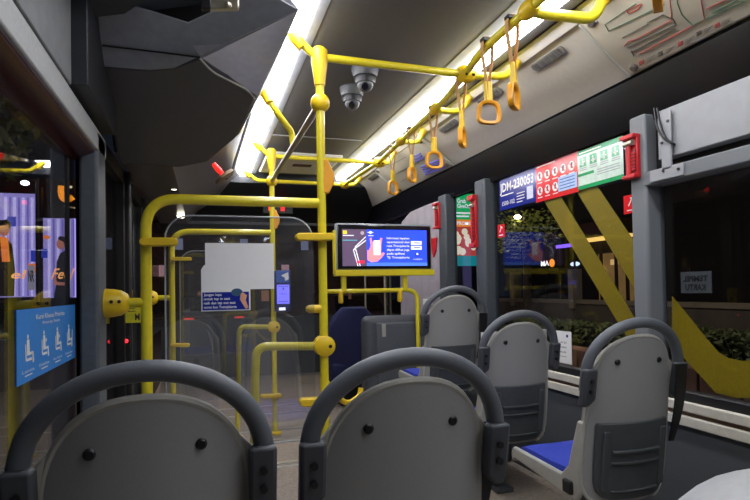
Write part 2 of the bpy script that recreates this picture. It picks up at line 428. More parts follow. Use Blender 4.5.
    for sgn in (-1, 1):
        x = sgn*.203; a, b = .665, .803
        m = MB(); ya, yb = by(a)+.03, by(b)+.03
        pts = [(x-.026, by(b)+.002, b), (x+.026, by(b)+.002, b), (x+.026, by(.68)+.006, .69), (x+sgn*.010+.010, by(a)+.012, a), (x+sgn*.010-.014, by(a)+.012, a), (x-.026, by(.68)+.006, .69)]
        m.prism(pts, (0, .034, 0))
        sk = link('hoop_socket', m, SOCK, t, .008, world=False)
        for zz_ in (.722, .758):
            link('screw', MB().cyl((x, by(zz_)+.006, zz_), (x, by(zz_)-.002, zz_), .0075, n=14), SCRW, sk, world=False)
        link('hoop_arm', MB().prism([(x-sgn*.015, by(.8)+.035, .795), (x-sgn*.045, by(.82)+.035, .828), (x-sgn*.06, by(.7)+.045, .70), (x-sgn*.015, by(.7)+.045, .70)], (0, .018, 0)), SHELLE, t, .005, world=False)
    for x in (-.092, .092):
        link('screw', MB().tube([(x, by(.82)+.016, .82), (x, by(.82)+.008, .82), (x, by(.82)+.005, .82)], [.0105, .0105, .007], 16), SCRW, t, world=False)
    # pedestal
    pm = MB().box((-.05, .14, .0), (.05, .34, .025)); pm.box((-.03, .18, .02), (.03, .30, .33)); pm.box((-.15, .10, .30), (.15, .42, .325))
    link('pedestal', pm, POCK, t, .006, world=False)
    return t
def belt(t, side=1, ins=.186, dep=-.003):                          # black strap hanging beside the back shell
    rows = [[Vector((side*(ins+.010*math.sin(k/10*math.pi)-.022*(k/10)**2+d), by(.80-.29*k/10)+dep, .80-.29*k/10)) for d in (-.025+.014*(k/10)**2, .025-.014*(k/10)**2)] for k in range(11)]
    rows2 = [[p+Vector((0, .006, 0)) for p in r] for r in rows]
    link('side_strap', MB().slab(rows, rows2), BLK, t, world=False)
seat = make_seat('large grey seat back in the left foreground, cut by the bottom left corner')
seat.location = (-.100, 1.10, .003)
def place(x, y, z, label):
    o = copy_tree(seat); o.location = (x, y, z); o['label'] = label; return o
s2 = place(.402, 1.10, .0, 'grey seat back in the centre foreground, right one of the nearest pair')
s3 = place(1.497, 1.655, .0, 'nearest grey seat on the right, blue cushion in view, beside the wide grey pillar')
s4 = place(1.516, 2.445, .0, 'grey seat below the fleet number sticker, with a white sheet behind its hoop')
s5 = place(1.510, 3.18, .13, 'farthest and highest grey seat on the right, beside the dark moulded cabinet')
for s_ in (s3, s5): belt(s_)
belt(s2, ins=.186, dep=.045)
# raised base under the far seat
tag(link('seat_plinth', MB().box((1.22, 3.02, 0), (1.82, 3.72, .13)), DGREY, None, .015), 'dark plinth raising the farthest right-hand seat', 'plinth')

# ================================================================== YELLOW HANDRAILS
PR = .0195
def knuckle(mb, c, axis='z', r=.036, l=.07):
    c = Vector(c); d = {'x': Vector((1,0,0)), 'y': Vector((0,1,0)), 'z': Vector((0,0,1))}[axis]*l/2
    mb.tube([c-d, c-d*.75, c-d*.3, c+d*.3, c+d*.75, c+d], [r*.62, r*.85, r, r, r*.85, r*.62], 16); return mb
def clamp(name, a, b, t, w=.016, m=YELP):
    a, b = Vector(a), Vector(b); d = (b-a).normalized(); n = Vector((-d.y, d.x, 0))
    mb = MB(); pts = []
    for k in range(9): q = math.pi/2+math.pi*k/8; pts.append(a+(d*math.cos(q)+Vector((0,0,1))*math.sin(q))*w)
    for k in range(9): q = -math.pi/2+math.pi*k/8; pts.append(b+(d*math.cos(q)+Vector((0,0,1))*math.sin(q))*w)
    mb.prism([p-n*.028 for p in pts], n*.056)
    return link(name, mb, m, t, .004)
MX = .507
def stanchion(y, ztop, label, hand_z):
    t = thing('stanchion_pole', label, 'pole', (MX, y, 0), 'floor to ceiling yellow poles')
    link('pole', MB().tube([(MX, y, .01), (MX, y, ztop-.02)], PR, 16), YEL, t)
    link('floor_flange', MB().tube([(MX, y, 0), (MX, y, .012), (MX, y, .02)], [.05, .05, .024], 18), YELP, t)
    m = MB().tube([(MX, y, ztop-.13), (MX, y, ztop-.10), (MX, y, ztop-.02), (MX, y, ztop+.03), (MX, y, ztop+.045)], [.024, .027, .038, .037, .02], 16)
    link('top_joint', m, YELP, t)
    m = MB().ball((MX, y, ztop-.21), .044, (1, 1, 1.0)); link('rod_joint', m, YELP, t)
    return t
ps1 = stanchion(2.40, 2.150, 'thick yellow floor-to-ceiling pole in the middle, just left of the video screen', 0)
ps2 = stanchion(4.25, 2.155, 'thin far yellow floor-to-ceiling pole carrying the blue card reader', 0)
def knob(t, z, y):
    m = MB().tube([(MX, y-.042, z), (MX, y-.03, z), (MX, y+.03, z), (MX, y+.042, z)], [.022, .046, .046, .022], 18)
    k = link('rail_joint', m, YELP, t); link('screw', MB().cyl((MX+.02, y-.040, z), (MX+.02, y-.046, z), .008), SCRW, k)
link('stub_arm', MB().tube([(MX, 2.40, P(313, 309, Y=2.4).z), (P(309, 309, Y=2.4).x, 2.40, P(313, 309, Y=2.4).z), (P(306, 309, Y=2.4).x, 2.40, P(313, 309, Y=2.4).z)], [.018, .018, .01], 12), YELP, ps1)
knob(ps1, .848, 2.40); knob(ps2, .818, 4.25)
def grip(t, y, z0, z1):
    m = MB().prism([(MX+.0, y-.018, z0), (MX+.032, y-.018, z0), (MX+.056, y-.018, z0+.05), (MX+.056, y-.018, z1-.06), (MX+.028, y-.018, z1), (MX, y-.018, z1)], (0, .036, 0))
    link('pole_grip', m, ORG, t, .006)
pA, pB = P(327, 194, Y=2.4), P(327, 160, Y=2.4); grip(ps1, 2.40, pA.z, pB.z)
pA, pB = P(281, 229, Y=4.25), P(281, 210, Y=4.25); grip(ps2, 4.25, pA.z, pB.z)
# lower curved tube at the foot of the near pole
m = MB().tube(bez([(MX+.01, 2.40, P(330, 382, Y=2.4).z), P(333, 392, Y=2.44), P(347, 405, Y=2.5), P(360, 396, Y=2.55), P(361, 388, Y=2.56)], .05), .013, 10)
link('curved_handle', m, YELP, ps1)

def doorframe(y, label, ztop, k):
    x0 = -.226
    t = thing('door_handrail', label, 'handrail', (x0, y, 0), 'handrails around the doorway')
    link('frame_tube', MB().tube(bez([(x0, y, .01), (x0, y, ztop), (MX-.015, y, ztop)], .13, 10), PR*1.12, 16), YEL, t)
    link('floor_flange', MB().tube([(x0, y, 0), (x0, y, .012), (x0, y, .02)], [.05, .05, .024], 18), YELP, t)
    zb = 1.06
    m = MB().tube([(x0, y, zb), (-.36 if k == 0 else -.40, y, zb)], .019, 12); arm = link('wall_arm', m, YEL, t)
    xe = -.378 if k == 0 else -.41
    wb = link('wall_bracket', MB().tube([(xe+.088, y, zb), (xe+.082, y, zb), (xe+.06, y, zb), (xe+.03, y, zb), (xe+.0, y, zb)], [.022, .036, .05, .056, .058], 18), YELP, t)
    for dx in (.03, .058):
        link('screw', MB().cyl((xe+dx, y-.052, zb+.006), (xe+dx, y-.061, zb+.006), .007, n=12), SCRW, wb)
    return t
df1 = doorframe(2.40, 'tall bent yellow handrail in front of the clear screen, bolted to the left pillar', P(240, 201, Y=2.4).z, 0)
df2 = doorframe(4.25, 'thinner far bent yellow handrail behind the clear screen', P(230, 232, Y=4.25).z, 1)
def innerrail(y, z, x0, label, foot):
    t = thing('curved_handrail', label, 'handrail', (x0, y, 0), 'curved low handrails')
    link('tube', MB().tube(bez([(x0-.02, y, .01), (x0, y, z-.10), (x0+.005, y, z+.012), (MX-.03, y, z)], .12, 10), PR*.95, 14), YEL, t)
    link('floor_flange', MB().tube([(x0-.02, y, 0), (x0-.02, y, .012), (x0-.02, y, .02)], [.045, .045, .022], 18), YELP, t)
    return t
innerrail(2.40, .848, .205, 'low curved yellow handrail joining the thick middle pole at a round joint', 0)
innerrail(4.25, .818, .245, 'smaller curved yellow handrail below the card reader', 0)
# clamps that hold the screens
clamp('screen_clamp', P(144, 242, Y=2.36), P(174, 242, Y=2.36), df1)
clamp('screen_clamp', P(299, 237, Y=2.36), P(330, 237, Y=2.36), ps1)
clamp('screen_clamp', P(303, 402, Y=2.36), P(328, 401, Y=2.36), ps1)
clamp('screen_clamp', P(172, 259, Y=4.22), P(190, 259, Y=4.22), df2, .013)
clamp('screen_clamp', P(172, 345, Y=4.22), P(188, 345, Y=4.22), df2, .013)
clamp('screen_clamp', P(262, 396, Y=4.22), P(280, 395, Y=4.22), ps2, .013)

# clear screens
def screen(y, x0, x1, z0, z1, label):
    r = .10; pts = []
    for cx_, cz, a0 in ((x1-r, z1-r, 0), (x0+r, z1-r, 90)):
        for k in range(9): q = R(a0+90*k/8); pts.append((cx_+r*math.cos(q), y, cz+r*math.sin(q)))
    pts += [(x0, y, z0), (x1, y, z0)]
    o = tag(link('acrylic_screen', MB().prism(pts, (0, .006, 0)), ACR), label, 'screen', 'clear screens at the doorway')
    link('edge_glow_line', MB().tube([Vector(p)+Vector((0, .003, 0)) for p in [pts[-2]]+pts[:-2]+[pts[-1]]] if 0 else [Vector(pts[-1])]+[Vector(p) for p in pts[::1]][0:0]+[Vector(p)+Vector((0, .003, 0)) for p in reversed(pts[:-1])], .0035, 6), mat('acrylic edge glow tone', '#9a9da0', .3), o)  # pale tube paints the light that shows along the acrylic edge
    return o
a, b = P(166, 213, Y=2.45), P(309, 216, Y=2.45)
screen(2.36, a.x, b.x, .45, a.z-.02, 'large clear acrylic screen with rounded corners inside the near bent handrail')
screen(4.22, -.17, .475, .30, 1.40, 'far clear acrylic screen behind the white board and card reader')

# ceiling rails
def lateral(y, z, xk, label, xl=.40):
    xr = 1.475
    t = thing('ceiling_rail', label, 'handrail', ((xl+xr)/2, y, z), 'yellow rails across the ceiling')
    link('tube', MB().tube(bez([(xl, y, 2.225), (xl+.075, y, z+.012), (MX, y, z), (xk, y, z-.006), (xk+.06, y, z-.006), (xr, y-.01, z+.004), (xr+.045, y-.03, 2.25)], .06, 6), PR*.92, 14), YEL, t)
    link('left_mount', MB().tube([(xl-.012, y, 2.25), (xl, y, 2.225), (xl+.03, y, 2.185)], [.03, .03, .024], 14), YELP, t)
    link('right_mount', MB().tube([(xr+.048, y-.032, 2.255), (xr+.035, y-.026, 2.22), (xr+.02, y-.018, 2.19)], [.024, .024, .021], 14), YELP, t)
    k = MB(); knuckle(k, (xk, y, z-.004), 'x', .043, .09); kk = link('rail_joint', k, YELP, t)
    for dx in (-.018, .018): link('screw', MB().cyl((xk+dx, y-.042, z-.02), (xk+dx, y-.048, z-.022), .007, n=10), SCRW, kk)
    return t
lateral(2.40, 2.150, 1.24, 'near yellow ceiling rail crossing from the middle pole to the hanging straps')
lateral(4.25, 2.140, 1.385, 'second yellow ceiling rail crossing in front of the roof hatch')
lateral(5.30, 2.155, 1.36, 'farthest and lowest-looking yellow ceiling rail across the front')
SX = 1.235
t = thing('strap_rail', 'long yellow ceiling rail on the right that carries the hanging straps', 'handrail', (SX, 2.5, 2.14))
link('tube', MB().tube(bez([(1.185, -.8, 2.148), (1.185, 2.12, 2.148), (1.24, 2.42, 2.148), (1.295, 2.75, 2.148), (1.385, 4.25, 2.142), (1.36, 5.28, 2.15)], .15), PR*.9, 14), YEL, t)
def railx(y):
    K = [(-.8, 1.185), (2.12, 1.185), (2.42, 1.24), (2.75, 1.295), (4.25, 1.385), (5.28, 1.36)]
    for (a, b), (c, d) in zip(K, K[1:]):
        if y <= c: return b+(d-b)*(y-a)/(c-a)
    return 1.36
def armbr(y, R_=.017):
    SX = railx(y); E = 1.53
    m = MB().tube(bez([(SX, y, 2.146), (SX+.06, y, 2.138), (1.475, y-.01, 2.142), (1.52, y-.03, 2.25)], .05), R_, 12)
    a_ = link('side_arm', m, YEL, t)
    link('arm_foot', MB().tube([(1.495, y-.018, 2.19), (1.51, y-.026, 2.22), (1.523, y-.032, 2.255)], [.020, .024, .026], 14), YELP, a_)
    k = MB(); knuckle(k, (SX, y, 2.147), 'y', .034, .09); link('arm_joint', k, YELP, a_)
for y in (1.77, 2.92, 3.62): armbr(y, .021 if y < 2 else .017)
t = thing('steel_rod', 'bare steel rod running forward between the two yellow poles', 'rod', (MX, 3.3, 1.94))
link('rod', MB().tube([(MX, 2.44, 1.94), (MX, 4.21, 1.945)], .0165, 14), STEEL, t)
m = MB().tube(bez([P(266, 95, X=.34), P(277, 113, X=.40), P(292, 132, X=.50), (MX, P(293, 140, X=MX).y, 1.955)], .05), .0185, 12)
tb = link('support_arm', m, YEL, t)
link('arm_foot', MB().tube([P(263, 90, X=.325), P(270, 103, X=.36)], [.032, .025], 14), YELP, tb)

# ================================================================== HANGING STRAPS
def make_strap():
    t = thing('hanging_strap', '', 'hanging strap', (0, 0, 0), 'yellow hanging straps')
    r = MB()
    for sg in (-1, 1):
        pts = [(sg*.0235, .015), (sg*.0235, -.01), (sg*.022, -.06), (sg*.012, -.13), (sg*.006, -.175), (sg*.005, -.255)]
        rows = [[Vector((x, d, z)) for d in (-.0125, .0125)] for x, z in pts]
        rows2 = [[Vector((x+sg*.002, d, z)) for d in (-.0125, .0125)] for x, z in pts]
        r.slab(rows, rows2)
    q = [(.0255*math.cos(a_), .0255*math.sin(a_)+.01) for a_ in [math.pi*k/8 for k in range(9)]]
    r.slab([[Vector((x, d, z)) for d in (-.0125, .0125)] for x, z in q], [[Vector((x*.92, d, z*.92)) for d in (-.0125, .0125)] for x, z in q])
    link('strap', r, TAN, t, world=False)
    link('rail_clip', MB().box((-.028, -.017, .012), (.028, .017, .03)), BLK, t, .004, world=False)
    b = MB().prism([(-.009, -.016, -.175), (.009, -.016, -.175), (.013, -.016, -.27), (-.013, -.016, -.27)], (0, .032, 0))
    link('buckle', b, YELP, t, .004, world=False)
    out, inn = [], []
    for k in range(32):
        a_ = 2*math.pi*k/32; c_, s_ = math.cos(a_), math.sin(a_); e = .62
        x, z = math.copysign(abs(c_)**e, c_), math.copysign(abs(s_)**e, s_)
        wx = .058-.010*(z+1)/2
        out.append((x*wx, -.322+z*.056)); inn.append((x*(wx-.015), -.322+z*.041))
    vs = [Vector((x, y, z)) for y in (-.013, .013) for x, z in [(v[1], v[0]) for v in []] or []]
    g = MB(); n = 32
    V = [(0+y, x, z) for y in (-.013, .013) for x, z in out]+[(y, x, z) for y in (-.009, .009) for x, z in inn]
    F = []
    for k in range(n):
        j = (k+1) % n
        F += [(k, j, n+j, n+k), (2*n+k, 3*n+k, 3*n+j, 2*n+j), (k, 2*n+k, 2*n+j, j), (n+k, n+j, 3*n+j, 3*n+k)]
    g._add(V, F); link('ring_handle', g, ORG, t, .003, world=False)
    return t
st = make_strap()
SD = [(652, 10, 88, 'hanging strap cut off by the top edge, in front of the large route map'),
      (512, 15, 74, 'edge-on yellow strap under the near bracket, right of the turned ring handle'),
      (487, 40, 22, 'yellow strap with its square ring turned to face the camera, right of the rail joint'),
      (461, 82, 78, 'long tan strap directly below the round joint of the near ceiling rail'),
      (433, 104, 28, 'yellow strap with open ring in front of the bright end of the small map panel'),
      (411, 124, 66, 'second farthest hanging strap, its ring seen nearly edge-on'),
      (392, 140, 50, 'farthest and smallest hanging strap on the ceiling rail')]
for i, (u, v, a_, lb) in enumerate(SD):
    d = P(u, v, Z=2.148); tn = d.x/d.y
    for _ in range(40): d.y = railx(d.y)/tn
    if i == 0: d = Vector((1.185, 1.165, 0))
    d.x = railx(d.y); va = math.degrees(math.atan2(d.y, d.x))
    o = st if i == 0 else copy_tree(st)
    o.scale.z = .92 if i else .80; o.location = (d.x, d.y, 2.150); o.rotation_euler.z = 0; o['label'] = lb
    # ring and buckle turn about the hanging axis
    for ch in o.children:
        if ch.name.split('.')[0] in ('ring_handle', 'buckle'): ch.rotation_euler.z = R(va+a_)

# ================================================================== OVERHEAD DOOR BOX
zr = 1.97
t = thing('overhead_box', 'large dark moulded box over the doorway, upper left, with a curved panel seam', 'overhead box', (-.05, 2.6, 1.70))
UND = mat('moulded cover shade tone', '#484b52', .42, noise=.05, scale=30)  # shade under the box is put into this darker colour
BEV = mat('moulded cover lit tone', '#93979b', .4, noise=.05, scale=30)  # ceiling light on the bevels is put into this lighter colour
r0, r1, r2 = P(100, 46, Y=2.10), P(160, 53, Y=2.08), P(200, 58, Y=2.02)
r3 = P(300, 10, Y=1.82); c1 = P(255, 99, Y=2.22); f1 = P(208, 162, Y=3.0); f2 = P(172, 169, Y=3.05); f0 = P(104, 166, Y=2.95)
r0 = Vector((-.345, 2.10, r0.z))
f0 = Vector((-.40, 2.98, f2.z)); f2 = Vector((-.12, 3.02, f2.z)); 
top = 2.26
q0, q1, q2 = P(100, 66, Y=2.17), P(150, 70, Y=2.16), P(174, 68, Y=2.13)
q0 = Vector((-.35, 2.17, q0.z))
und = [q0, q1, q2, r2, P(228, 77, Y=2.10), c1, P(248, 117, Y=2.45), P(236, 138, Y=2.72), f1, f2, f0]
zt = 1.99
m = MB(); n = len(und)
vs = list(und)+[Vector((p.x, p.y, zt)) for p in und]
m._add(vs, [tuple(range(n)), tuple(range(n, 2*n))]+[(i, (i+1) % n, n+(i+1) % n, n+i) for i in range(n) if i not in ()])
link('door_gear_cover', m, UND, t, .01)
m = MB(); lp = [r0, r1, r2, q2, q1, q0]
m._add([p-Vector((0, .004, -.006 if k < 3 else .002)) for k, p in enumerate(lp)]+[p+Vector((0, .05, .02)) for p in lp], [tuple(range(6)), tuple(range(11, 5, -1))]+[(i, (i+1) % 6, 6+(i+1) % 6, 6+i) for i in range(6)])
link('lower_bevel', m, BEV, t, .003)
u0, u1, u2 = Vector((-.345, 1.98, r0.z+.13)), P(188, 22, Y=1.93), P(262, -12, Y=1.74)
m = MB(); rr3 = r3
tp = [Vector((-.345, 2.10, r0.z+.004)), r1+Vector((0, 0, .004)), r2+Vector((0, 0, .004)), rr3, u2, u1, u0]
m._add(tp+[p+Vector((0, .03, .012)) for p in tp], [tuple(range(7)), tuple(range(13, 6, -1))]+[(i, (i+1) % 7, 7+(i+1) % 7, 7+i) for i in range(7)])
link('sloped_front', m, BEV, t, .006)
m = MB(); fl = [r2, r3, Vector((.335, 2.2, 2.20)), Vector((.335, 2.95, 2.22)), f1+Vector((.03, .0, .03)), P(236, 138, Y=2.72)+Vector((.012, 0, .02)), c1+Vector((.006, 0, .012))]
m._add(fl+[p+Vector((-.05, .0, .06)) for p in fl], [tuple(range(7)), tuple(range(13, 6, -1))]+[(i, (i+1) % 7, 7+(i+1) % 7, 7+i) for i in range(7)])
link('side_cover', m, mat('moulded side lit tone', '#8a898c', .32, noise=.05), t, .006)  # light on the side face is put into its paler grey
seam = [r2+Vector((0, -.004, -.003)), P(212, 72, Y=2.06), P(232, 82, Y=2.12), P(248, 90, Y=2.17), c1+Vector((0, 0, -.002))]
link('edge_bead', MB().tube(bez(seam, .05), .004, 8), SHELLE, t)
link('upper_cover', MB().prism([(LX, 1.6, 2.24), (LX, 1.98, 2.10), (-.02, 1.95, 2.10), (.32, 1.72, 2.12), (.32, 1.5, 2.25)], (0, 0, .06)), BLK, t)
link('inner_body', MB().box((-.345, 2.14, 1.985), (.10, 2.60, 2.262)), BLK, t)
link('panel_seam', MB().tube([r0+Vector((.012, -.006, 0)), r1+Vector((0, -.006, 0)), r2+Vector((0, -.006, 0))], .0032, 6), BLK, t)
# small steel bracket above it
t = thing('steel_bracket', 'small bright steel bracket at the top edge above the overhead box', 'bracket', tuple(P(222, 6, Y=1.7)))
c = P(222, 3, Y=1.72); m = MB().obox(c, RT*.052, Vector((0, .012, 0)), Vector((.0, 0, .022))); link('plate', m, STEEL, t, .004)
link('bolt', MB().ball(P(228, 5, Y=1.70), .011), STEEL, t)
link('clip', MB().obox(P(206, 3, Y=1.70), RT*.014, Vector((0, .012, 0)), Vector((0, 0, .022))), BLK, t, .003)
# red lamp on a round base, on the left cove
t = thing('door_lamp', 'red glowing lamp on a tan round disc hanging by the left cove', 'lamp', tuple(P(222, 175, Y=3.2)))
c = P(224, 176, Y=3.2); ax = (P(212, 162, Y=3.2)-c).normalized(); 
link('disc', MB().tube([c+ax*.012-Vector((0, 0, 0)), c+ax*.004, c-ax*.012, c-ax*.018], [.03, .062, .062, .045], 22), mat('tan disc', '#8d7554', .5), t)
link('lens', MB().tube([c+ax*.012, c+ax*.05, c+ax*.088], [.013, .017, .012], 14), mat('red lamp glow', '#ff2a22', .4, emit=1.3, noise=0), t)
link('stem', MB().tube([c-ax*.018, c-ax*.03+Vector((.02, .04, .04)), Vector((.30, c.y+.12, 2.245))], .008, 10), BLK, t)
# two little spot lamps
for (u, v, lb) in ((174, 187, 'upper small white spot lamp on the dark panel above the bent handrail'), (181, 216, 'lower small white spot lamp seen just inside the clear screen corner')):
    c = P(u, v, Y=3.95 if v < 200 else 5.2); t = thing('spot_lamp', lb, 'lamp', tuple(c), 'small spot lamps')
    link('housing', MB().cyl(c+Vector((0, .03, .012)), c+Vector((0, .10, .03)), .04, .05), BLK, t)
    link('lens', MB().ball(c, .035, (1, .6, .6)), mat('spot glow', '#fff8e0', .5, emit=6, noise=0), t)

# ================================================================== VIDEO SCREEN
ty = 3.80
a, b = P(335.5, 223.5, Y=ty), P(431.5, 224, Y=ty); zb = P(384, 270, Y=ty).z; zt = (a.z+b.z)/2
t = thing('video_screen', 'wide video screen in a yellow tray showing a blue app advert', 'screen', ((a.x+b.x)/2, ty, zb))
Wd, Hd = b.x-a.x, zt-zb
link('casing', MB().box((a.x, ty, zb), (b.x, ty+.05, zt)), mat('silver screen casing', '#8f949a', .4), t, .014)
link('bezel', MB().box((a.x+.012, ty-.006, zb+.008), (b.x-.012, ty+.03, zt-.012)), BLKG, t, .008)
link('tray', MB().box((a.x-.008, ty-.012, zb-.042), (b.x+.012, ty+.06, zb+.002)), YEL, t, .004)
for x in (P(344.5, 280, Y=ty).x, P(406, 280, Y=ty).x): link('leg', MB().box((x-.018, ty+.012, P(384, 291, Y=ty).z), (x+.018, ty+.045, zb-.04)), YEL, t, .004)
link('side_plate', MB().box((a.x-.012, ty+.004, zb-.03), (a.x+.004, ty+.06, zt-.05)), YEL, t, .004)
def em(name, c, e=1.0): return mat(name, c, .5, emit=e, noise=0)
EB = em('screen blue', '#2a4be0', .95); EMV = em('screen mauve', '#5d4a66', .8); EW = em('screen white', '#f4f4ff', 1.0); EPK = em('screen pink', '#e88e96', 1); ERD = em('screen red', '#e0254f', 1)
sx0, sx1, sz0, sz1 = a.x+.045, b.x-.045, zb+.03, zt-.045
S = Sign((sx0, ty-.0075, sz0), (1, 0, 0), (0, 0, 1), sx1-sx0, sz1-sz0, t); W, H = S.W, S.H
S.rect('picture', EB, 0, 0, W, H, 0)
S.rect('map_panel', EMV, 0, 0, W*.277, H, 1)
S.rect('wave', em('screen light blue', '#4f7df0', .95), W*.277, 0, W*.723, H*.09, 1)
S.line('route_line', EW, [(W*.27, H*.80), (W*.145, H*.52), (W*.20, 0)], .006, 2)
S.line('route_line', EW, [(W*.27, H*.70), (W*.125, H*.44), (W*.175, 0)], .006, 2)
S.line('cyan_line', em('screen cyan', '#55b7c0', .8), [(0.004, H*.70), (W*.17, H*.70)], .006, 2)
S.rect('badge', em('screen yellow', '#e8d028', 1), W*.01, H*.87, W*.045, H*.09, 2)
S.line('route_line', EW, [(W*.01, H*.83), (W*.13, H*.83)], .006, 2)
S.disc('roundel', em('screen grey', '#a89aa8', .9), W*.23, H*.90, .014, 2)
S.rect('destination_bar', ERD, W*.16, H*.07, W*.09, H*.08, 2)
S.disc('app_mark', EW, W*.325, H*.92, .010, 2); S.line('app_mark', EW, [(W*.29, H*.92), (W*.36, H*.92)], .004, 2); S.line('app_mark', EW, [(W*.30, H*.83), (W*.36, H*.83)], .004, 2)
hand = [(.285, .16), (.33, .10), (.40, .12), (.45, .22), (.49, .34), (.47, .38), (.445, .33), (.45, .60), (.465, .76), (.44, .78), (.425, .66), (.345, .66), (.335, .78), (.315, .76), (.325, .55), (.30, .42), (.285, .44)]
S.poly('hand', EPK, [(x*W, y*H) for x, y in hand], 1.6)
S.rect('phone', EW, W*.36, H*.30, W*.075, H*.40, 3)
for k, s_ in enumerate(('Informasi layanan', 'operasional dan', 'rute Transjakarta', 'dapat dilihat juga', 'pada aplikasi', 'TJ: Transjakarta')):
    S.text('lettering', EW, s_, W*.515, H*(.74-.107*k), H*.062, W*(.27 if len(s_) > 14 else .21 if s_[0] == 'p' else .25), 2, .004)
for k in (0, 1):
    S.rect('store_badge', EW, W*.805, H*(.59-.135*k), W*.13, H*.10, 2); S.rect('store_badge_word', em('screen dark', '#2d3442', .6), W*.835, H*(.625-.135*k), W*.085, H*.03, 3)
S.rect('app_tile', em('screen navy', '#1a2f9e', .9), W*.855, H*.26, W*.05, H*.11, 2); S.disc('app_mark', EW, W*.88, H*.33, .008, 3)
S.text('lettering', EW, 'transjakarta', W*.83, H*.17, H*.035, W*.11, 2)
S.done()
# frame the screen stands on
zz = P(384, 291, Y=ty).z
t = thing('screen_frame', 'yellow tube frame under the video screen with hanging hooks', 'frame', ((a.x+b.x)/2, ty, 0))
x0, x1 = MX/2.40*(ty+.03), P(419, 300, Y=ty).x
link('tube', MB().tube(bez([(x0, ty+.03, zz+.004), (x1, ty+.03, zz+.004), (x1, ty+.03, .9)], .09), .0165, 14), YEL, t)
link('lower_tube', MB().tube([(x1, ty+.03, .9), (x1, ty+.03, .01)], .0165, 14), YEL, t)
link('far_post', MB().tube([(x0, ty+.03, zz+.004), (x0, ty+.03, .01)], .0165, 14), YEL, t)
for x in (P(341.5, 280, Y=ty).x, P(401, 280, Y=ty).x): link('hook', MB().box((x-.016, ty+.005, zz-.085), (x+.016, ty+.055, zz+.01)), YELP, t, .012)
# dark moulded cabinet behind the farthest seat
a, b = P(365, 316, Y=3.92), P(424, 400, Y=3.92)
t = thing('moulded_cabinet', 'dark grey moulded cabinet with rounded corners below the video screen', 'cabinet', ((a.x+1.74)/2, 4.06, 0))
link('body', MB().box((a.x, 3.92, 0), (1.74, 4.08, a.z-.005)), mat('slate cabinet', '#4b4e55', .5, noise=.04), t, .05, seg=4)
link('panel', MB().box((a.x+.085, 3.905, .12), (1.70, 3.93, a.z-.055)), mat('slate cabinet panel', '#565a60', .5, noise=.04), t, .02, seg=3)
link('label_plate', MB().box((a.x+.125, 3.895, a.z-.16), (a.x+.155, 3.908, a.z-.065)), SHELLE, t, .002)
# blue driver's seat partly hidden behind it
t = thing('driver_seat', 'dark blue seat back in shadow behind the thick middle pole', 'seat', (1.32, 4.9, 0))
rows = []; rows2 = []
for k in range(9):
    z = .25+k*.085; wv = .25*math.sqrt(max(.02, 1-max(0, (z-.62)/.34)**2))
    rows.append([Vector((1.33+wv*i/6, 4.9-.05*(z-.3)+.04*(i/6)**2, z)) for i in range(-6, 7)]); rows2.append([p+Vector((0, .11, 0)) for p in rows[-1]])
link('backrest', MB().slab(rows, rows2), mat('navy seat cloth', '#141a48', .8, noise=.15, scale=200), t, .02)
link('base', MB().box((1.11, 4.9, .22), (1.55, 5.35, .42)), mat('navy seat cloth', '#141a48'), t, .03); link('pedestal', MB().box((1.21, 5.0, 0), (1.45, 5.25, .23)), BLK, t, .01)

# side panel of the driver's cab (right front) and slim bars before it
t = thing('cab_side_panel', 'mauve-grey wall panel at the right front, between video screen and dark pillar', 'panel', (1.85, 4.6, .6))
PM = mat('mauve grey panel', '#a49ca2', .3, noise=.12, scale=6)
zt_ = [(4.02, P(437, 201, X=1.84).z), (4.35, P(428, 204, X=1.84).z), (4.75, P(412, 211, X=1.84).z), (4.98, P(404, 221, X=1.84).z), (5.05, 1.60)]
link('panel', MB().prism([(1.84, 4.02, .63), *[(1.84, a_, b_) for a_, b_ in zt_], (1.84, 5.05, .63)], (.025, 0, 0)), PM, t, .01)
c = P(428, 302, X=1.838); link('power_sockets', MB().box((1.83, c.y-.10, c.z-.025), (1.842, c.y+.10, c.z+.025)), PAP, t, .003)
t = thing('cab_bars', 'slim upright steel bars under the video screen, near the driver', 'bars', (1.35, 5.5, 0))
for u_ in (365, 384.5, 390):
    c = P(u_, 270, Y=5.6); link('bar', MB().tube([(c.x, 5.6, 0), (c.x, 5.6, 1.25)], .012, 10), STEEL, t)
c = P(365, 270, Y=5.6); d = P(390, 270, Y=5.6); link('cross_bar', MB().tube([(c.x, 5.6, 1.24), (d.x, 5.6, 1.24)], .012, 10), STEEL, t)

# ================================================================== CARD READER, BOARD, NOTICE
cr = thing('card_reader', 'blue card reader with a lit violet display on the far yellow pole', 'card reader', (MX, 4.2, 1.0))
y = 4.17; a, b = P(275, 312, Y=y), P(290.5, 270, Y=y)
link('body', MB().box((a.x, y, a.z), (b.x, y+.05, b.z)), mat('navy reader body', '#27306e', .4), cr, .012)
S = Sign((a.x, y-.001, a.z), (1, 0, 0), (0, 0, 1), b.x-a.x, b.z-a.z, cr); W, H = S.W, S.H
S.rect('display', em('reader display', '#7c78ff', 1.0), W*.13, H*.19, W*.78, H*.46, 1)
S.rect('top_panel', mat('reader blue top', '#3d63b0', .4), W*.1, H*.70, W*.8, H*.27, 1)
S.poly('card_mark', WHT, [(W*.4, H*.87), (W*.85, H*.95), (W*.88, H*.78), (W*.66, H*.74), (W*.62, H*.82)], 2)
S.rect('lit_window', em('reader white light', '#f4f2ff', 1.2), W*.25, H*.035, W*.4, H*.07, 1)
S.rect('mark', em('reader ink', '#3a36a0', .6), W*.2, H*.60, W*.64, H*.012, 2); S.rect('mark', em('reader ink', '#3a36a0', .6), W*.2, H*.24, W*.64, H*.012, 2)
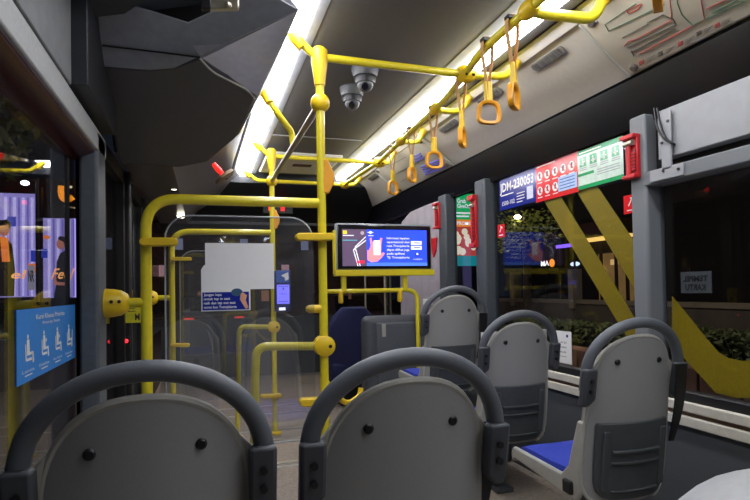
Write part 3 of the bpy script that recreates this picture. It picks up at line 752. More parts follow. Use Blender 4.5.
S.poly('mark', em('reader ink', '#3a36a0', .6), [(W*.46, H*.53), (W*.60, H*.53), (W*.53, H*.59)], 2); S.rect('mark', em('reader ink', '#3a36a0', .6), W*.34, H*.42, W*.36, H*.012, 2)
S.done()
y = 2.352; a, b = P(205.5, 290, Y=y), P(273.5, 243.5, Y=y)
t = tag(link('white_board', MB().box((a.x, y-.003, a.z), (b.x, y+.004, b.z)), PAP), 'blank white sheet fixed to the near clear screen above the blue notice', 'sheet')
y = 2.346; a, b = P(201.5, 311.5, Y=y), P(250, 266, Y=y)
t = thing('tap_notice', 'navy and white tap card notice below the blank white sheet', 'notice', tuple(a))
S = Sign(a, (1, 0, 0), (0, 0, 1), b.x-a.x, P(225, 265, Y=y).z-a.z, t); W, H = S.W, S.H
S.L = {}; S.mb('sheet', PAP).prism([S.pt(0, 0), S.pt(W, 0), S.pt(W, H*.53), S.pt(W*.9, H*.60), S.pt(W*.12, H*.60), S.pt(W*.10, H), S.pt(W*.06, H), S.pt(0, H*.9)], -S.N*.002)
S.rect('navy_field', NAVY, W*.02, H*.02, W*.95, H*.39, 1)
for k, s_ in enumerate(('Jangan lupa', 'untuk tap in saat', 'naik dan tap out saat', 'turun bus Transjakarta')):
    S.text('lettering', WHT, s_, W*.05, H*(.33-.09*k), H*.058, W*(.36, .53, .64, .66)[k], 2, .01)
S.poly('hand', mat('print skin', '#d79a77', .6), [(W*x, H*y_) for x, y_ in ((.80, .36), (.84, .40), (.93, .33), (.90, .22), (.96, .06), (.90, .03), (.85, .12), (.78, .24))], 2.2)
S.disc('reader_picture', mat('print teal', '#27506b', .6), W*.72, H*.40, W*.12, 2, ry=H*.085)
S.done()

# ================================================================== RIGHT SIDE STICKERS (on the inside of the glass)
XS = GX-.003
def wall_sign(u0_, v0_, u1_, v1_, t, x=XS):      # right wall: reader's right is towards the camera (-Y)
    A, B = P(u0_, v0_, X=x), P(u1_, v1_, X=x)
    return Sign(A, (0, -1, 0), (0, 0, 1), abs(B.y-A.y), B.z-A.z, t)
A = P(500, 211, X=XS)
t = thing('fleet_number_sticker', 'navy sticker with white fleet number at the top of the window', 'sticker', tuple(A))
S = wall_sign(500, 211, 535.5, 165.5, t); W, H = S.W, S.H
S.board('navy_field', NAVY)
S.text('lettering', WHT, 'JDM-230053', W*.02, H*.56, H*.27, W*.93, 2, .02)
S.rect('lettering', WHT, W*.05, H*.43, W*.36, H*.03, 2)
S.text('lettering', WHT, '1500-102', W*.08, H*.13, H*.13, W*.36, 2, .01)
for k in range(4): S.rect('lettering', WHT, W*.50, H*(.36-.085*k), W*(.22, .2, .21, .15)[k], H*.025, 2)
S.rect('pale_block', mat('pale print', '#cfd2e4', .5), W*.77, H*.12, W*.16, H*.36, 2)
S.done()
A = P(536, 200, X=XS)
t = thing('prohibition_sticker', 'red sticker with two rows of round white symbols beside the fleet number', 'sticker', tuple(A))
S = wall_sign(535.8, 203, 578, 149, t); W, H = S.W, S.H
S.board('red_field', REDS)
INK = mat('dark ink', '#2a2528', .6, noise=.02); GY = mat('ink grey', '#8b8d94', .6)
S.rect('lettering', WHT, W*.05, H*.90, W*.45, H*.03, 2)
for r_ in range(2):
    for k in range(5 if r_ == 0 else 3):
        x, y_ = W*(.12+.185*k), H*(.66-.38*r_)
        q = '#%d%d' % (r_, k); S.disc('symbol_disc'+q, WHT, x, y_, H*.115, 2); S.rect('symbol'+q, INK, x-H*.03, y_-H*.055, H*.06, H*.10, 3); S.disc('symbol'+q, INK, x+H*.01, y_+H*.055, H*.03, 3)
        S.line('symbol_bar'+q, REDS, [(x-H*.07, y_+H*.07), (x+H*.07, y_-H*.07)], H*.025, 4)
        S.rect('lettering'+q, WHT, x-W*.06, y_-H*.18, W*.12, H*.022, 2)
S.rect('fine_box', mat('pale blue print', '#a9c4ea', .5), W*.56, H*.12, W*.41, H*.36, 2)
for k in range(4): S.rect('fine_print', NAVY, W*.59, H*(.40-.075*k), W*.33, H*.018, 3)
S.done()
A = P(578, 190, X=XS)
t = thing('etiquette_sticker', 'green and white sticker with four square pictograms next to the red hammer holder', 'sticker', tuple(A))
S = wall_sign(578.3, 190.5, 622.5, 135.5, t); W, H = S.W, S.H
S.board('pale_field', mat('pale green print', '#cfe3d4', .14))
S.rect('green_band', GRN, 0, H*.88, W, H*.12, 1); S.rect('green_band', GRN, 0, 0, W, H*.10, 1); S.rect('green_band', GRN, 0, H*.34, W*.38, H*.07, 1)
S.rect('lettering', WHT, W*.05, H*.92, W*.5, H*.03, 2)
for k in range(4):
    x = W*(.05+.24*k); S.rect('pictogram#%d' % k, GRN, x, H*.58, W*.16, H*.24, 1)
    S.rect('pictogram_figure#%d' % k, WHT, x+W*.065, H*.61, W*.035, H*.11, 2); S.disc('pictogram_figure#%d' % k, WHT, x+W*.08, H*.76, H*.028, 2); S.line('pictogram_figure#%d' % k, WHT, [(x+W*.04, H*(.64+.03*(k % 2))), (x+W*.13, H*(.70-.03*(k % 2)))], H*.03, 2)
    for j in range(2): S.rect('fine_print', GY, x, H*(.53-.05*j), W*.17, H*.018, 1)
for k in range(3): S.rect('fine_print', GY, W*.45, H*(.38-.06*k), W*.48, H*.018, 1)
S.done()
# hammer holders
def hammer(u0_, u1_, v0_, v1_, x, y, label):
    c = P((u0_+u1_)/2, (v0_+v1_)/2, X=x); h = (P((u0_+u1_)/2, v0_, X=x).z-P((u0_+u1_)/2, v1_, X=x).z)/2
    t = thing('hammer_holder', label, 'hammer holder', tuple(c), 'red emergency hammer holders')
    link('frame', MB().box((x-.008, c.y-.035, c.z-h), (x+.012, c.y+.035, c.z+h)), RED, t, .004)
    link('top_hook', MB().box((x-.03, c.y-.035, c.z+h*.80), (x, c.y+.045, c.z+h)), RED, t, .004)
    link('lower_clip', MB().box((x-.026, c.y-.035, c.z-h), (x, c.y+.040, c.z-h*.82)), RED, t, .004)
    hm = link('hammer_handle', MB().tube([(x-.018, c.y, c.z-h*.85), (x-.018, c.y, c.z+h*.55)], .008, 10), RED, t)
    link('hammer_head', MB().tube([(x-.018, c.y-.025, c.z+h*.6), (x-.018, c.y+.03, c.z+h*.6)], [.013, .010], 12), STEEL, hm)
    cb = link('ribbed_back', MB().box((x-.014, c.y-.028, c.z-h*.7), (x-.006, c.y+.0, c.z+h*.3)), mat('dark red plastic', '#7d1519', .4), t)
    for k in range(6): link('rib', MB().box((x-.018, c.y-.030, c.z-h*.65+k*h*.15), (x-.006, c.y+.014, c.z-h*.65+k*h*.15+.006)), RED, cb)
hammer(624, 641, 135, 179, PX-.01, 0, 'red emergency hammer holder on the wide pillar beside the green sticker')
hammer(471, 477, 195, 248, PX-.01, 0, 'red hammer holder on the dark pillar right of the lit green advert')
hammer(434, 441, 203, 229, PX-.01, 0, 'farthest red hammer holder, on the pillar beside the mauve partition')
for u, v, x, lb in ((631, 204, GX-.004, 'small red emergency sticker on the glass below the near hammer holder'), (501, 231, GX-.004, 'small red sticker on the glass beside the navy sticker, left end')):
    c = P(u, v, X=x); t = thing('emergency_sticker', lb, 'sticker', tuple(c), 'small red stickers')
    S = Sign(c+Vector((0, .045, -.042)), (0, -1, 0), (0, 0, 1), .09, .085, t); S.board('field', REDS)
    S.line('hammer_symbol', WHT, [(.03, .035), (.055, .07)], .006); S.line('hammer_symbol', WHT, [(.042, .072), (.064, .060)], .008); S.rect('lettering', WHT, .02, .012, .05, .005); S.done()
c = P(434, 243, X=1.838)
tag(link('warning_tag', MB().prism([c+Vector((0, .07, .04)), c+Vector((0, -.07, .04)), c+Vector((0, -.05, -.07)), c+Vector((0, .01, -.12))], (-.008, 0, 0)), RED), 'red triangular tag on the mauve-grey side panel', 'tag')
# notice by the window behind the seat, and sheet at the headrest
A = P(556, 362, X=XS); 
t = thing('window_notice', 'white paper notice on the window right of the seat hoop', 'notice', tuple(A))
S = wall_sign(553, 361, 571, 332, t); W, H = S.W, S.H
S.board('sheet', PAP)
for k, s_ in enumerate(('Kursi', 'ini bukan', 'untuk')): S.text('lettering', INK, s_, W*.25, H*(.62-.15*k), H*.08, W*.5, 1)
S.disc('emblem', NAVY, W*.80, H*.86, H*.05, 1); S.rect('fine_print', GY, W*.25, H*.2, W*.5, H*.02, 1); S.done()
tag(link('headrest_sheet', MB().box((1.512-.19, 2.445-.012, .80), (1.512+.19, 2.445-.006, .87)), PAP), 'white sheet tucked behind the top of the second right-hand seat', 'sheet')
o = bpy.data.objects['headrest_sheet']; o.location.y = 2.445+.012

# yellow livery stripes on the outside of the glass
XO = GX+.008
def stripe(pts, label):
    tag(link('livery_stripe', MB().prism([P(u, v, X=XO) for u, v in pts], (.002, 0, 0)), YSTK), label, 'stripe', 'yellow livery stripes')
stripe([(541, 196), (558, 192), (651, 345), (640, 372), (625, 334)], 'long yellow diagonal stripe on the window, left one under the red sticker')
stripe([(576, 190), (597, 186), (640, 250), (640, 298)], 'shorter yellow diagonal stripe on the window under the green sticker')
V = [(672, 296), (690, 318), (706, 338), (718, 352), (728, 358), (742, 361), (758, 360), (775, 352), (790, 400), (762, 398), (738, 398), (716, 393), (672, 345)]
stripe(V, 'broad yellow curved band on the window nearest the right edge')
t = thing('card_notice', 'grey sheet with reversed TEMPEL KARTU letters on the right edge window', 'notice', tuple(P(685, 283, X=XO)))
A, B = P(681, 293, X=XO), P(711, 271, X=XO)
S = Sign(Vector((XO+.003, B.y, A.z)), (0, 1, 0), (0, 0, 1), A.y-B.y, B.z-A.z, t); W, H = S.W, S.H
S.board('sheet', mat('grey sheet', '#5b5c5c', .6));  # grey sheet behind reversed letters, set just outside the glass
INK2 = mat('faint ink', '#1c1c1c', .7)
b_ = S.mb('lettering', INK2)
S2 = Sign(Vector((XO-.0015, A.y, A.z)), (0, -1, 0), (0, 0, 1), W, H, t)
S2.text('lettering', INK2, 'TEMPEL', W*.5, H*.55, H*.27, W*.8, 1, .03, 'c', mirror=True); S2.text('lettering', INK2, 'KARTU', W*.5, H*.14, H*.27, W*.66, 1, .03, 'c', mirror=True)
S.L.pop('lettering'); S.done(); S2.done()

# bracket and cables at the head of the right pillar
t = thing('head_bracket', 'silver T-shaped bracket with two cables at the top of the right pillar', 'bracket', tuple(P(668, 180, X=1.80)))
A, B = P(661, 168, X=1.795), P(685, 170, X=1.795)
link('plate', MB().box((1.792, P(684, 170, X=1.795).y, 1.522), (1.80, P(650, 170, X=1.795).y, 1.572)), ALU, t, .003)
link('upright', MB().box((1.792, P(671, 130, X=1.795).y, 1.56), (1.80, P(661, 130, X=1.795).y, 1.80)), ALU, t, .003)
for u, v in ((663.5, 171), (678.5, 169), (668, 121), (662, 143)): 
    c = P(u, v, X=1.792); link('screw', MB().cyl(c, c-Vector((.004, 0, 0)), .006), SCRW, t)
for k in (0, 1):
    pts = [P(654+3*k, 108, X=1.80), P(657+4*k, 128, X=1.782), P(664+3*k, 140, X=1.78), P(674, 144, X=1.79), P(674.5, 144.5, X=1.81)]
    link('cable', MB().tube(bez(pts, .03), .004, 8), BLK, t)

# ================================================================== LEFT STICKERS
XL = LX+.009
A, B = P(17, 385, X=XL), P(75, 303, X=XL)
t = thing('priority_sticker', 'sky blue sticker with four white seated figures on the left window', 'sticker', tuple(A))
z0, z1 = (P(17, 385, X=XL).z+P(73, 360, X=XL).z)/2, (P(20, 312, X=XL).z+P(75, 303, X=XL).z)/2
S = Sign(Vector((XL, A.y, z0)), (0, 1, 0), (0, 0, 1), B.y-A.y, z1-z0, t); W, H = S.W, S.H
S.board('blue_field', SKY)
S.text('lettering', WHT, 'Kursi Khusus Prioritas', W*.5, H*.84, H*.075, W*.5, 2, .01, 'c'); S.text('lettering', WHT, 'Priority Seats', W*.5, H*.75, H*.05, W*.3, 2, 0, 'c')
for k in range(4):
    x = W*(.14+.235*k)
    S.disc('seated_figure#%d' % k, WHT, x-.004, H*.62, H*.032, 1)
    S.poly('seated_figure#%d' % k, WHT, [(x-.012, H*.58), (x+.008, H*.58), (x+.012, H*.40), (x+.045, H*.40), (x+.045, H*.36), (x-.012, H*.36)], 1)
    S.line('seated_figure#%d' % k, WHT, [(x+.04, H*.39), (x+.045, H*.24)], .012); S.line('seated_figure#%d' % k, WHT, [(x-.024, H*.52), (x-.02, H*.30), (x+.03, H*.30)], .007)
    if k in (1, 2): S.disc('seated_figure#%d' % k, WHT, x+.02, H*.50, H*.03, 1)
    if k == 3: S.line('seated_figure#%d' % k, WHT, [(x+.05, H*.55), (x+.05, H*.25)], .005)
    S.text('lettering', WHT, ('Lansia', 'Disabilitas', 'Ibu Hamil', 'Membawa Anak')[k], x, H*.13, H*.045, W*.16, 2, 0, 'c'); S.rect('lettering', WHT, x-W*.05, H*.08, W*.1, H*.018, 2)
S.done()
c = P(125.5, 323, Y=3.39)
t = thing('door_sticker', 'small yellow sticker with black M on the dark door post', 'sticker', tuple(c))
S = Sign(c, (1, 0, 0), (0, 0, 1), .10, .125, t); W, H = S.W, S.H
S.board('yellow_field', mat('yellow sticker', '#d8d32a', .5)); S.text('lettering', INK, 'M', W*.50, H*.12, H*.30, W*.25, 1, .03)
for k in range(3): S.rect('lettering', INK, W*.08, H*(.75-.12*k), W*(.5, .4, .45)[k], H*.03, 1)
S.done()
c = P(126, 341, Y=3.38)
t = thing('door_button', 'small red lit button on the dark door post below the yellow sticker', 'button', tuple(c))
link('lit_cap', MB().ball(c, .012, (1, .7, 1)), mat('red button glow', '#ff3038', .4, emit=1.5, noise=0), t); link('body', MB().box(c+Vector((-.022, .004, -.05)), c+Vector((.022, .02, .022))), BLK, t, .003)

# ================================================================== CEILING THINGS
def dome(u, v, label, s=1.0):
    c = P(u, v, Z=2.27); t = thing('dome_camera', label, 'camera', tuple(c), 'ceiling dome cameras')
    BD = mat('grey camera body', '#55575b', .4)
    link('base', MB().tube([c, c-Vector((0,0,.012)), c-Vector((0,0,.05))], [.072*s, .072*s, .062*s], 24), BD, t)
    link('collar', MB().tube([c-Vector((0,0,.05)), c-Vector((0,0,.06)), c-Vector((0,0,.085))], [.056*s, .058*s, .052*s], 24), mat('dark camera collar', '#2c2d30', .4), t)
    b_ = link('eyeball', MB().ball(c-Vector((0,.0,.085)), .044*s), BD, t)
    link('lens', MB().cyl(c-Vector((.01,.03,.105)), c-Vector((.015,.045,.118)), .018*s, n=18), BLKG, b_)
dome(365, 68, 'right and nearer ceiling dome camera right of the middle pole')
dome(352, 88, 'left and lower-looking ceiling dome camera right of the middle pole')
c0, c1_ = P(262, 168, Z=2.268), P(352, 151, Z=2.268)
t = thing('roof_hatch', 'pale framed roof hatch panel in the far ceiling', 'hatch', (.85, 4.95, 2.25))
link('frame', MB().box((.52, 4.60, 2.246), (1.17, 5.35, 2.272)), mat('pale hatch frame', '#e2e0d8', .5), t, .01)
link('panel', MB().box((.58, 4.68, 2.240), (1.11, 5.27, 2.25)), mat('hatch panel', '#e6e4dc', .5), t, .006)
link('handle_plate', MB().box((.78, 4.90, 2.234), (.95, 4.98, 2.243)), mat('dark red plate', '#4a2422', .5), t)
# cove frame basis: the cove panel face runs from (1.49,2.235) to (1.685,1.965)
ca, cb_, cc = Vector((1.535, 0, 2.235)), Vector((1.665, 0, 2.145)), Vector((1.815, 0, 2.02))
def cove(y, s, off=.003):   # s: 0 at the top, 1 at the knee, 2 at the lower edge
    p = ca.lerp(cb_, s) if s <= 1 else cb_.lerp(cc, s-1)
    d = (cb_-ca) if s <= 1 else (cc-cb_); n = Vector((d.z, 0, -d.x)).normalized()
    return Vector((p.x, y, p.z))+n*off
def on_cove(u, v):          # where a sight line meets the cove face: (s, y)
    best = None
    for k in range(401):
        q = -.2+2.4*k/400; p = cove(0, q, 0); h = P(u, v, X=p.x); e = abs(h.z-p.z)
        if best is None or e < best[0]: best = (e, q, h.y)
    return best[1], best[2]
for i, (u0_, v0_, u1_, v1_, lb) in enumerate(((534, 65, 564, 51, 'nearest slotted vent on the beige cove, left of the large route map'), (480, 101, 501, 91, 'slotted vent on the beige cove behind the turned ring handle'), (441, 130, 457, 121, 'slotted vent on the beige cove just above the small map panel'),
        (368, 179, 378, 174, 'tiny slotted vent on the cove, beyond the small map panel'), (356, 189, 362, 186, 'farthest tiny vent near the front end of the cove'))):
    sa, ya = on_cove(u0_, v0_); sb, yb = on_cove(u1_, v1_); yv = (ya+yb)/2; ln = min(.11, abs(ya-yb)/2); sm = (sa+sb)/2
    t = thing('cove_vent', lb, 'vent', tuple(cove(yv, sm)), 'slotted cove vents')
    m = MB(); a0, a1 = cove(yv, sm-.16, .004), cove(yv, sm+.16, .004)
    pts = []
    for k in range(9): q = -math.pi/2+math.pi*k/8; pts.append((ln+.02*math.cos(q), .5+.5*math.sin(q)))
    for k in range(9): q = math.pi/2+math.pi*k/8; pts.append((-ln+.02*math.cos(q), .5+.5*math.sin(q)))
    nrm = (cove(yv, sm, 1)-cove(yv, sm, 0))
    m.prism([a0.lerp(a1, h)+Vector((0, dy, 0)) for dy, h in pts], nrm*.006); link('cover', m, mat('grey vent cover', '#6f6d69', .5), t, .003)
    for k in range(5):
        p = a0.lerp(a1, .5)+Vector((0, -ln*.8+ln*.4*k, 0))+nrm*.007
        link('slot', MB().obox(p, Vector((0, ln*.14, 0)), (a1-a0)*.30, nrm*.002), mat('vent slot', '#5c5a57', .6), t)
# map panels lying on the cove
def cove_panel(y0, y1, label, kind):
    t = thing('map_panel', label, 'map panel', (1.58, (y0+y1)/2, 2.0), 'map panels on the cove')
    n = 10; rows, back = [], []
    for k in range(n+1):
        s = .12+1.84*k/n; off = .012+.010*math.sin(math.pi*k/n)
        rows.append([cove(y0+(y1-y0)*j/4, s, off) for j in range(5)]); back.append([cove(y0+(y1-y0)*j/4, s, .002) for j in range(5)])
    link('cover', MB().slab(rows, back), mat('clear map cover', '#bdb6a4', .16, noise=.02, scale=8), t, .006)
    link('frame_edge', MB().tube([r_[-1]+Vector((0, .004, 0)) for r_ in rows], .008, 8), SHELLE, t)
    link('frame_edge', MB().tube([r_[0]-Vector((0, .004, 0)) for r_ in rows], .008, 8), SHELLE, t)
    for yy in (y0+.05, y1-.05):
        for s in (.28, 1.80):
            c = cove(yy, s, .02); d = cove(yy, s, 1)-cove(yy, s, 0)
            link('fixing_knob', MB().tube([c-d*.008, c+d*.006, c+d*.010], [.017, .017, .012], 16), mat('brown knob', '#5d554d', .5), t)
    def L(pts, m, w_=.0035, nm='route_line'):
        mb = MB()
        for (a, b), (c, d) in zip(pts, pts[1:]):
            K = 6; q = []
            for k in range(K+1):
                s = a+(c-a)*k/K; yy = b+(d-b)*k/K; kk = (s-.12)/1.84
                q.append(cove(y0+(y1-y0)*yy, s, .0135+.010*math.sin(math.pi*max(0, min(1, kk)))))
            mb.tube(q, w_/2, 5)
        link(nm, mb, m, t)
    MG, MR = mat('map green line', '#3c6a50', .5), mat('map red line', '#a8312e', .5); MK = mat('map grey line', '#4d4a47', .5)
    def LP(px, m, w_=.0035, nm='route_line'):
        mb = MB(); q = []
        for (u, v) in px:
            s_, y_ = on_cove(u, v); kk = max(0, min(1, (s_-.12)/1.84)); q.append(cove(y_, s_, .0135+.010*math.sin(math.pi*kk)))
        qq = []
        for p0, p1 in zip(q, q[1:]): qq += [p0.lerp(p1, k/4) for k in range(4)]
        mb.tube(qq+[q[-1]], w_/2, 5); link(nm, mb, m, t)
    if kind == 'map':
        LP([(638, 0), (607, 21), (611, 27.5), (667, 0)], MG); LP([(643, 0), (629, 7.5), (631, 10), (641, 5), (644, 0)], MR)
        LP([(625, 34), (651, 20)], MK); LP([(627, 42.7), (631, 37.5), (638, 36), (675, 16), (673, 0), (672, -14)], MR)
        LP([(630, 44), (638, 40), (678, 21), (676.7, 16), (666, 10.7), (650, 19)], MK); LP([(633, 49), (678, 25)], MK)
        LP([(642, 50.7), (707, 16), (704.7, 0), (703, -14)], MR); LP([(679, -10), (680.7, 0), (684.7, 10.7), (695, 22), (707, 16), (742, 0), (760, -9)], MG)
        LP([(708.7, 5.3), (735, -7)], MR); LP([(714, 9), (745, -6)], MG); LP([(634, 47), (636, 53)], MK)
        for k, (u, v) in enumerate(((643, 61), (662, 52), (682, 42), (700.7, 31.5), (719, 23.5))):
            for j in range(3): LP([(u-2, v-1.6+1.6*j), (u+2.6, v-3.8+1.6*j)], MK if k % 2 else MR, .004, 'legend_mark')
            for j in range(3): LP([(u+5.5, v-4.5+2.2*j), (u+14-2*j, v-8.6+2.2*j+j*.5)], MK, .0018, 'legend_text')
        LP([(596, 20.5), (599.5, 18.5)], MK, .009, 'compass_mark')
    else:
        VI = mat('violet print', '#5b58b8', .5)
        for k in range(4): LP([(423+k*1.2, 165+2.6*k), (441+k*1.6, 157.5+2.6*k)], VI, .016, 'violet_block')
        for k in range(3): LP([(414+1.5*k, 155+2.2*k), (422+1.5*k, 151+2.2*k)], VI, .012, 'violet_block')
        LP([(388, 166), (407, 155)], MK); LP([(395, 173), (420, 160)], MK); LP([(402, 180), (416, 172)], MK)
    return t
ye = (on_cove(583, 27)[1]+on_cove(632, 70)[1])/2
cove_panel(.55, ye, 'large glossy route map panel with red and green lines on the right cove', 'map')
cove_panel((on_cove(418, 134)[1]+on_cove(452, 161)[1])/2, (on_cove(373, 164)[1]+on_cove(394, 188)[1])/2, 'smaller map panel with violet print, far along the cove behind the straps', 'violet')
# front destination display glimpse
c = P(278, 209, Y=5.82)
t = thing('led_display', 'small red lit display high at the front, behind the far pole', 'display', tuple(c))
link('casing', MB().box((c.x-.16, 5.82, c.z-.05), (c.x+.16, 5.895, c.z+.05)), BLK, t, .006)
link('lit_digits', MB().box((c.x-.10, 5.814, c.z-.02), (c.x-.06, 5.82, c.z+.02)).box((c.x+.03, 5.814, c.z-.02), (c.x+.07, 5.82, c.z+.02)), mat('red digits', '#ff2020', .5, emit=1.2, noise=0), t)
# pale moulded cover in the right corner
A = P(690, 500, X=1.30); B = P(750, 467, X=1.42)
rows, rows2 = [], []
for k in range(9):
    q = math.pi/2*k/8
    rows.append([Vector((1.03+.36*(1-math.cos(q))+dx, yy, .33+.30*math.sin(q)-.05*max(0, (yy-.95)/.2)**2)) for dx in (0,) for yy in (.35, .6, .8, .95, 1.04, 1.10, 1.15)])
rows.append([Vector((1.82, p.y, p.z)) for p in rows[-1]])
for r_ in rows: rows2.append([Vector((p.x+.02, p.y-.02, 0.0)) for p in r_])
tag(link('wheel_housing', MB().slab(rows, rows2), mat('pale housing plastic', '#a9abac', .45, noise=.03)), 'pale grey rounded housing in the bottom right corner', 'wheel housing')

# ================================================================== OUTSIDE
GZ = -.45
struct('ground', MB().box((-60, -12, GZ-.05), (60, 70, GZ)), mat('dark asphalt', '#2a2a2c', .8, noise=.2, scale=3))
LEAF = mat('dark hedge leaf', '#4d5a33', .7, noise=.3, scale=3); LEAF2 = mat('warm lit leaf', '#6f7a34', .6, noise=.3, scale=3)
def leaves(mb, box, n, s):
    (x0, y0, z0), (x1, y1, z1) = box
    for _ in range(n):
        c = Vector((random.uniform(x0, x1), random.uniform(y0, y1), random.uniform(z0, z1)))
        a_ = Vector((random.gauss(0, 1), random.gauss(0, 1), random.gauss(0, 1))).normalized(); b_ = a_.orthogonal().normalized()
        mb._add([c-a_*s, c+b_*s*.45, c+a_*s, c-b_*s*.45], [(0, 1, 2, 3)])
    return mb
# planter wall and hedges along the median
pb = MB()
for k in range(26): pb.box((6.3, 2.0+k*.62, GZ), (6.7, 2.0+k*.62+.60, -.05))
tag(link('planter_wall', pb, mat('pinkish kerb block', '#7a5f58', .8, noise=.4, scale=2), None, .02), 'low pinkish block kerb outside the right windows, under the hedges', 'kerb')
for y0, y1, h, lb in ((3.2, 6.9, .42, 'clipped hedge outside the right edge window'), (7.2, 13.5, .38, 'clipped hedge outside the window between the right pillars')):
    t = thing('hedge', lb, 'hedge', (6.9, (y0+y1)/2, -.05), 'roadside hedges')
    f_ = leaves(MB(), ((6.8, y0, 0), (7.4, y1, h)), 2600, .07); link('foliage', f_, LEAF, t, smooth=False)
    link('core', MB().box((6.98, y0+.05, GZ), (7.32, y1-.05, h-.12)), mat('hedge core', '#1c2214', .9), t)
t = thing('guard_wall', 'long pale low wall beyond the hedges', 'wall', (9, 10, GZ))
link('wall', MB().box((9.0, 1, GZ), (9.15, 19, .62)), mat('dim pale wall', '#46423d', .8, noise=.1, scale=2), t); link('coping', MB().box((8.97, 1, .62), (9.2, 19, .72)), mat('dim coping', '#6f6a61', .7), t)
for yy in (6.5, 9.1, 11.7, 14.5): link('post', MB().box((8.93, yy, .5), (9.2, yy+.2, 1.5)), mat('dim coping', '#9a9488'), t)
t = thing('roadside_tree', 'leafy tree lit by the street lamp outside, below the navy sticker', 'tree', (7.5, 13, GZ))
tc = P(524, 229, Y=12.0)
fo = MB()
for k in range(9):
    c = tc+Vector((random.uniform(-.8, .75), random.uniform(-.6, .6), random.uniform(-.35, .3)))
    leaves(fo, (c-Vector((.45, .4, .3)), c+Vector((.45, .4, .3))), 110, .06)
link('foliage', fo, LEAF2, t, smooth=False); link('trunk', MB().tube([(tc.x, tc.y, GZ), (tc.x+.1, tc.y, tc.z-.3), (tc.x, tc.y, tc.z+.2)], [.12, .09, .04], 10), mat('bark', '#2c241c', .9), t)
def lamp(u, v, y, label, r=.10, e=30, col='#ffe6b0', power=0):
    c = P(u, v, Y=y); t = thing('street_lamp', label, 'street lamp', (c.x, c.y, GZ), 'street lamps')
    link('lamp_head', MB().ball(c, r, (1, 1, .6)), mat('street glow'+col, col, .5, emit=e, noise=0), t)
    link('pole', MB().tube([(c.x+.25, c.y+.1, GZ), (c.x+.25, c.y+.1, c.z+.15), (c.x, c.y, c.z+.08)], .045, 10), BLK, t)
    return c
lc = lamp(517.5, 217, 12.3, 'bright warm street lamp outside, above the tree foliage', .09)
lamp(25, 183, 16, 'white street lamp beyond the left window, above the lit display', .10, 10, '#f2f4ff')
# building with lit entrance
t = thing('lit_building', 'building with a warm lit entrance beyond the right window', 'building', (15, 17, GZ))
bx = 16.0
def bp(u, v): return P(u, v, X=bx)
A, B = bp(560, 298), bp(660, 195)
link('wall', MB().box((bx, B.y-4, GZ), (bx+3, A.y+3, 5.2)), mat('building wall', '#1b1918', .8, noise=.1, scale=1), t)
a, b = bp(600, 300), bp(642, 250)
link('lit_hall', MB().box((bx-.04, b.y, .3), (bx, a.y, b.z)), mat('warm hall', '#6d5430', .6, emit=.9, noise=.3, scale=2), t)
for u0_, u1_, v0_, v1_ in ((612, 619, 259, 265), (624, 634, 258, 265)):
    q, r_ = bp(u0_, v1_), bp(u1_, v0_); link('lit_window', MB().box((bx-.08, r_.y, q.z), (bx-.03, q.y, r_.z)), mat('lit window warm', '#c4a06a', .6, emit=1.1, noise=0), t)
for u0_, u1_, v0_, v1_ in ((588, 640, 242.5, 239),):
    q, r_ = bp(u0_, v0_), bp(u1_, v1_); link('soffit_light', MB().box((bx-.7, r_.y, q.z), (bx-.02, q.y, q.z+.10)), mat('soffit glow', '#ffcf70', .6, emit=1.3, noise=0), t)
q, r_ = bp(586, 243), bp(640, 222); link('canopy', MB().box((bx-1.0, r_.y, q.z+.12), (bx, q.y, q.z+.7)), mat('brown canopy', '#5b432c', .8), t)
for u, v in ((601, 265), (603, 270)):
    c = bp(u, v); link('wall_lamp', MB().ball(c-Vector((.12, 0, 0)), .13, (1, 1, 1.6)), mat('wall lamp glow', '#ffd890', .5, emit=4, noise=0), t)
# three standing figures silhouetted would be guesses; columns only
for u in (604, 619, 630):
    c = bp(u, 280); link('column', MB().box((bx-.16, c.y-.06, GZ), (bx-.08, c.y+.06, bp(600, 244).z)), mat('dark column', '#2b2520', .8), t)
# violet neon, shop sign
a, b = P(558, 248.5, X=14), P(577, 244.5, X=14)
t = thing('neon_light', 'thin violet neon line outside, between tree and yellow stripe', 'neon light', (14, a.y, GZ)); link('tube', MB().box((13.9, b.y, a.z), (14, a.y, a.z+.13)), em('violet neon', '#8a62ff', 1.6), t)
for yy in (a.y-.1, b.y+.1): link('post', MB().cyl((13.95, yy, GZ), (13.95, yy, a.z), .05), BLK, t)
t = thing('shop_sign', 'tiny white and orange lit sign far outside behind the window', 'sign', tuple(P(545, 266, X=13)))
a, b = P(541, 266, X=13), P(549, 260, X=13)
S = Sign(a, (0, -1, 0), (0, 0, 1), a.y-b.y, b.z-a.z, t); S.board('dark_board', BLK); S.text('lettering', em('sign white', '#ffffff', 1.3), 'MA', 0, 0, S.H*.95, S.W, 1, .03); S.done()
link('post', MB().box((13.02, (a.y+b.y)/2-.05, GZ), (13.1, (a.y+b.y)/2+.05, b.z)), BLK, t)
c = P(552, 263, X=13); link('orange_roundel', MB().ball(c, .16, (.3, 1, 1)), em('sign orange', '#ff9a2e', 1.3), t)
a = P(575, 264, X=14); t = thing('bollard_lamp', 'small cool white light outside beside the yellow stripe', 'lamp', (a.x, a.y, GZ)); link('lamp_head', MB().ball(a, .18, (.3, 1.6, .5)), em('cool lamp', '#cfe2ff', 1.6), t); link('post', MB().cyl((a.x+.05, a.y, GZ), (a.x+.05, a.y, a.z), .05), BLK, t)
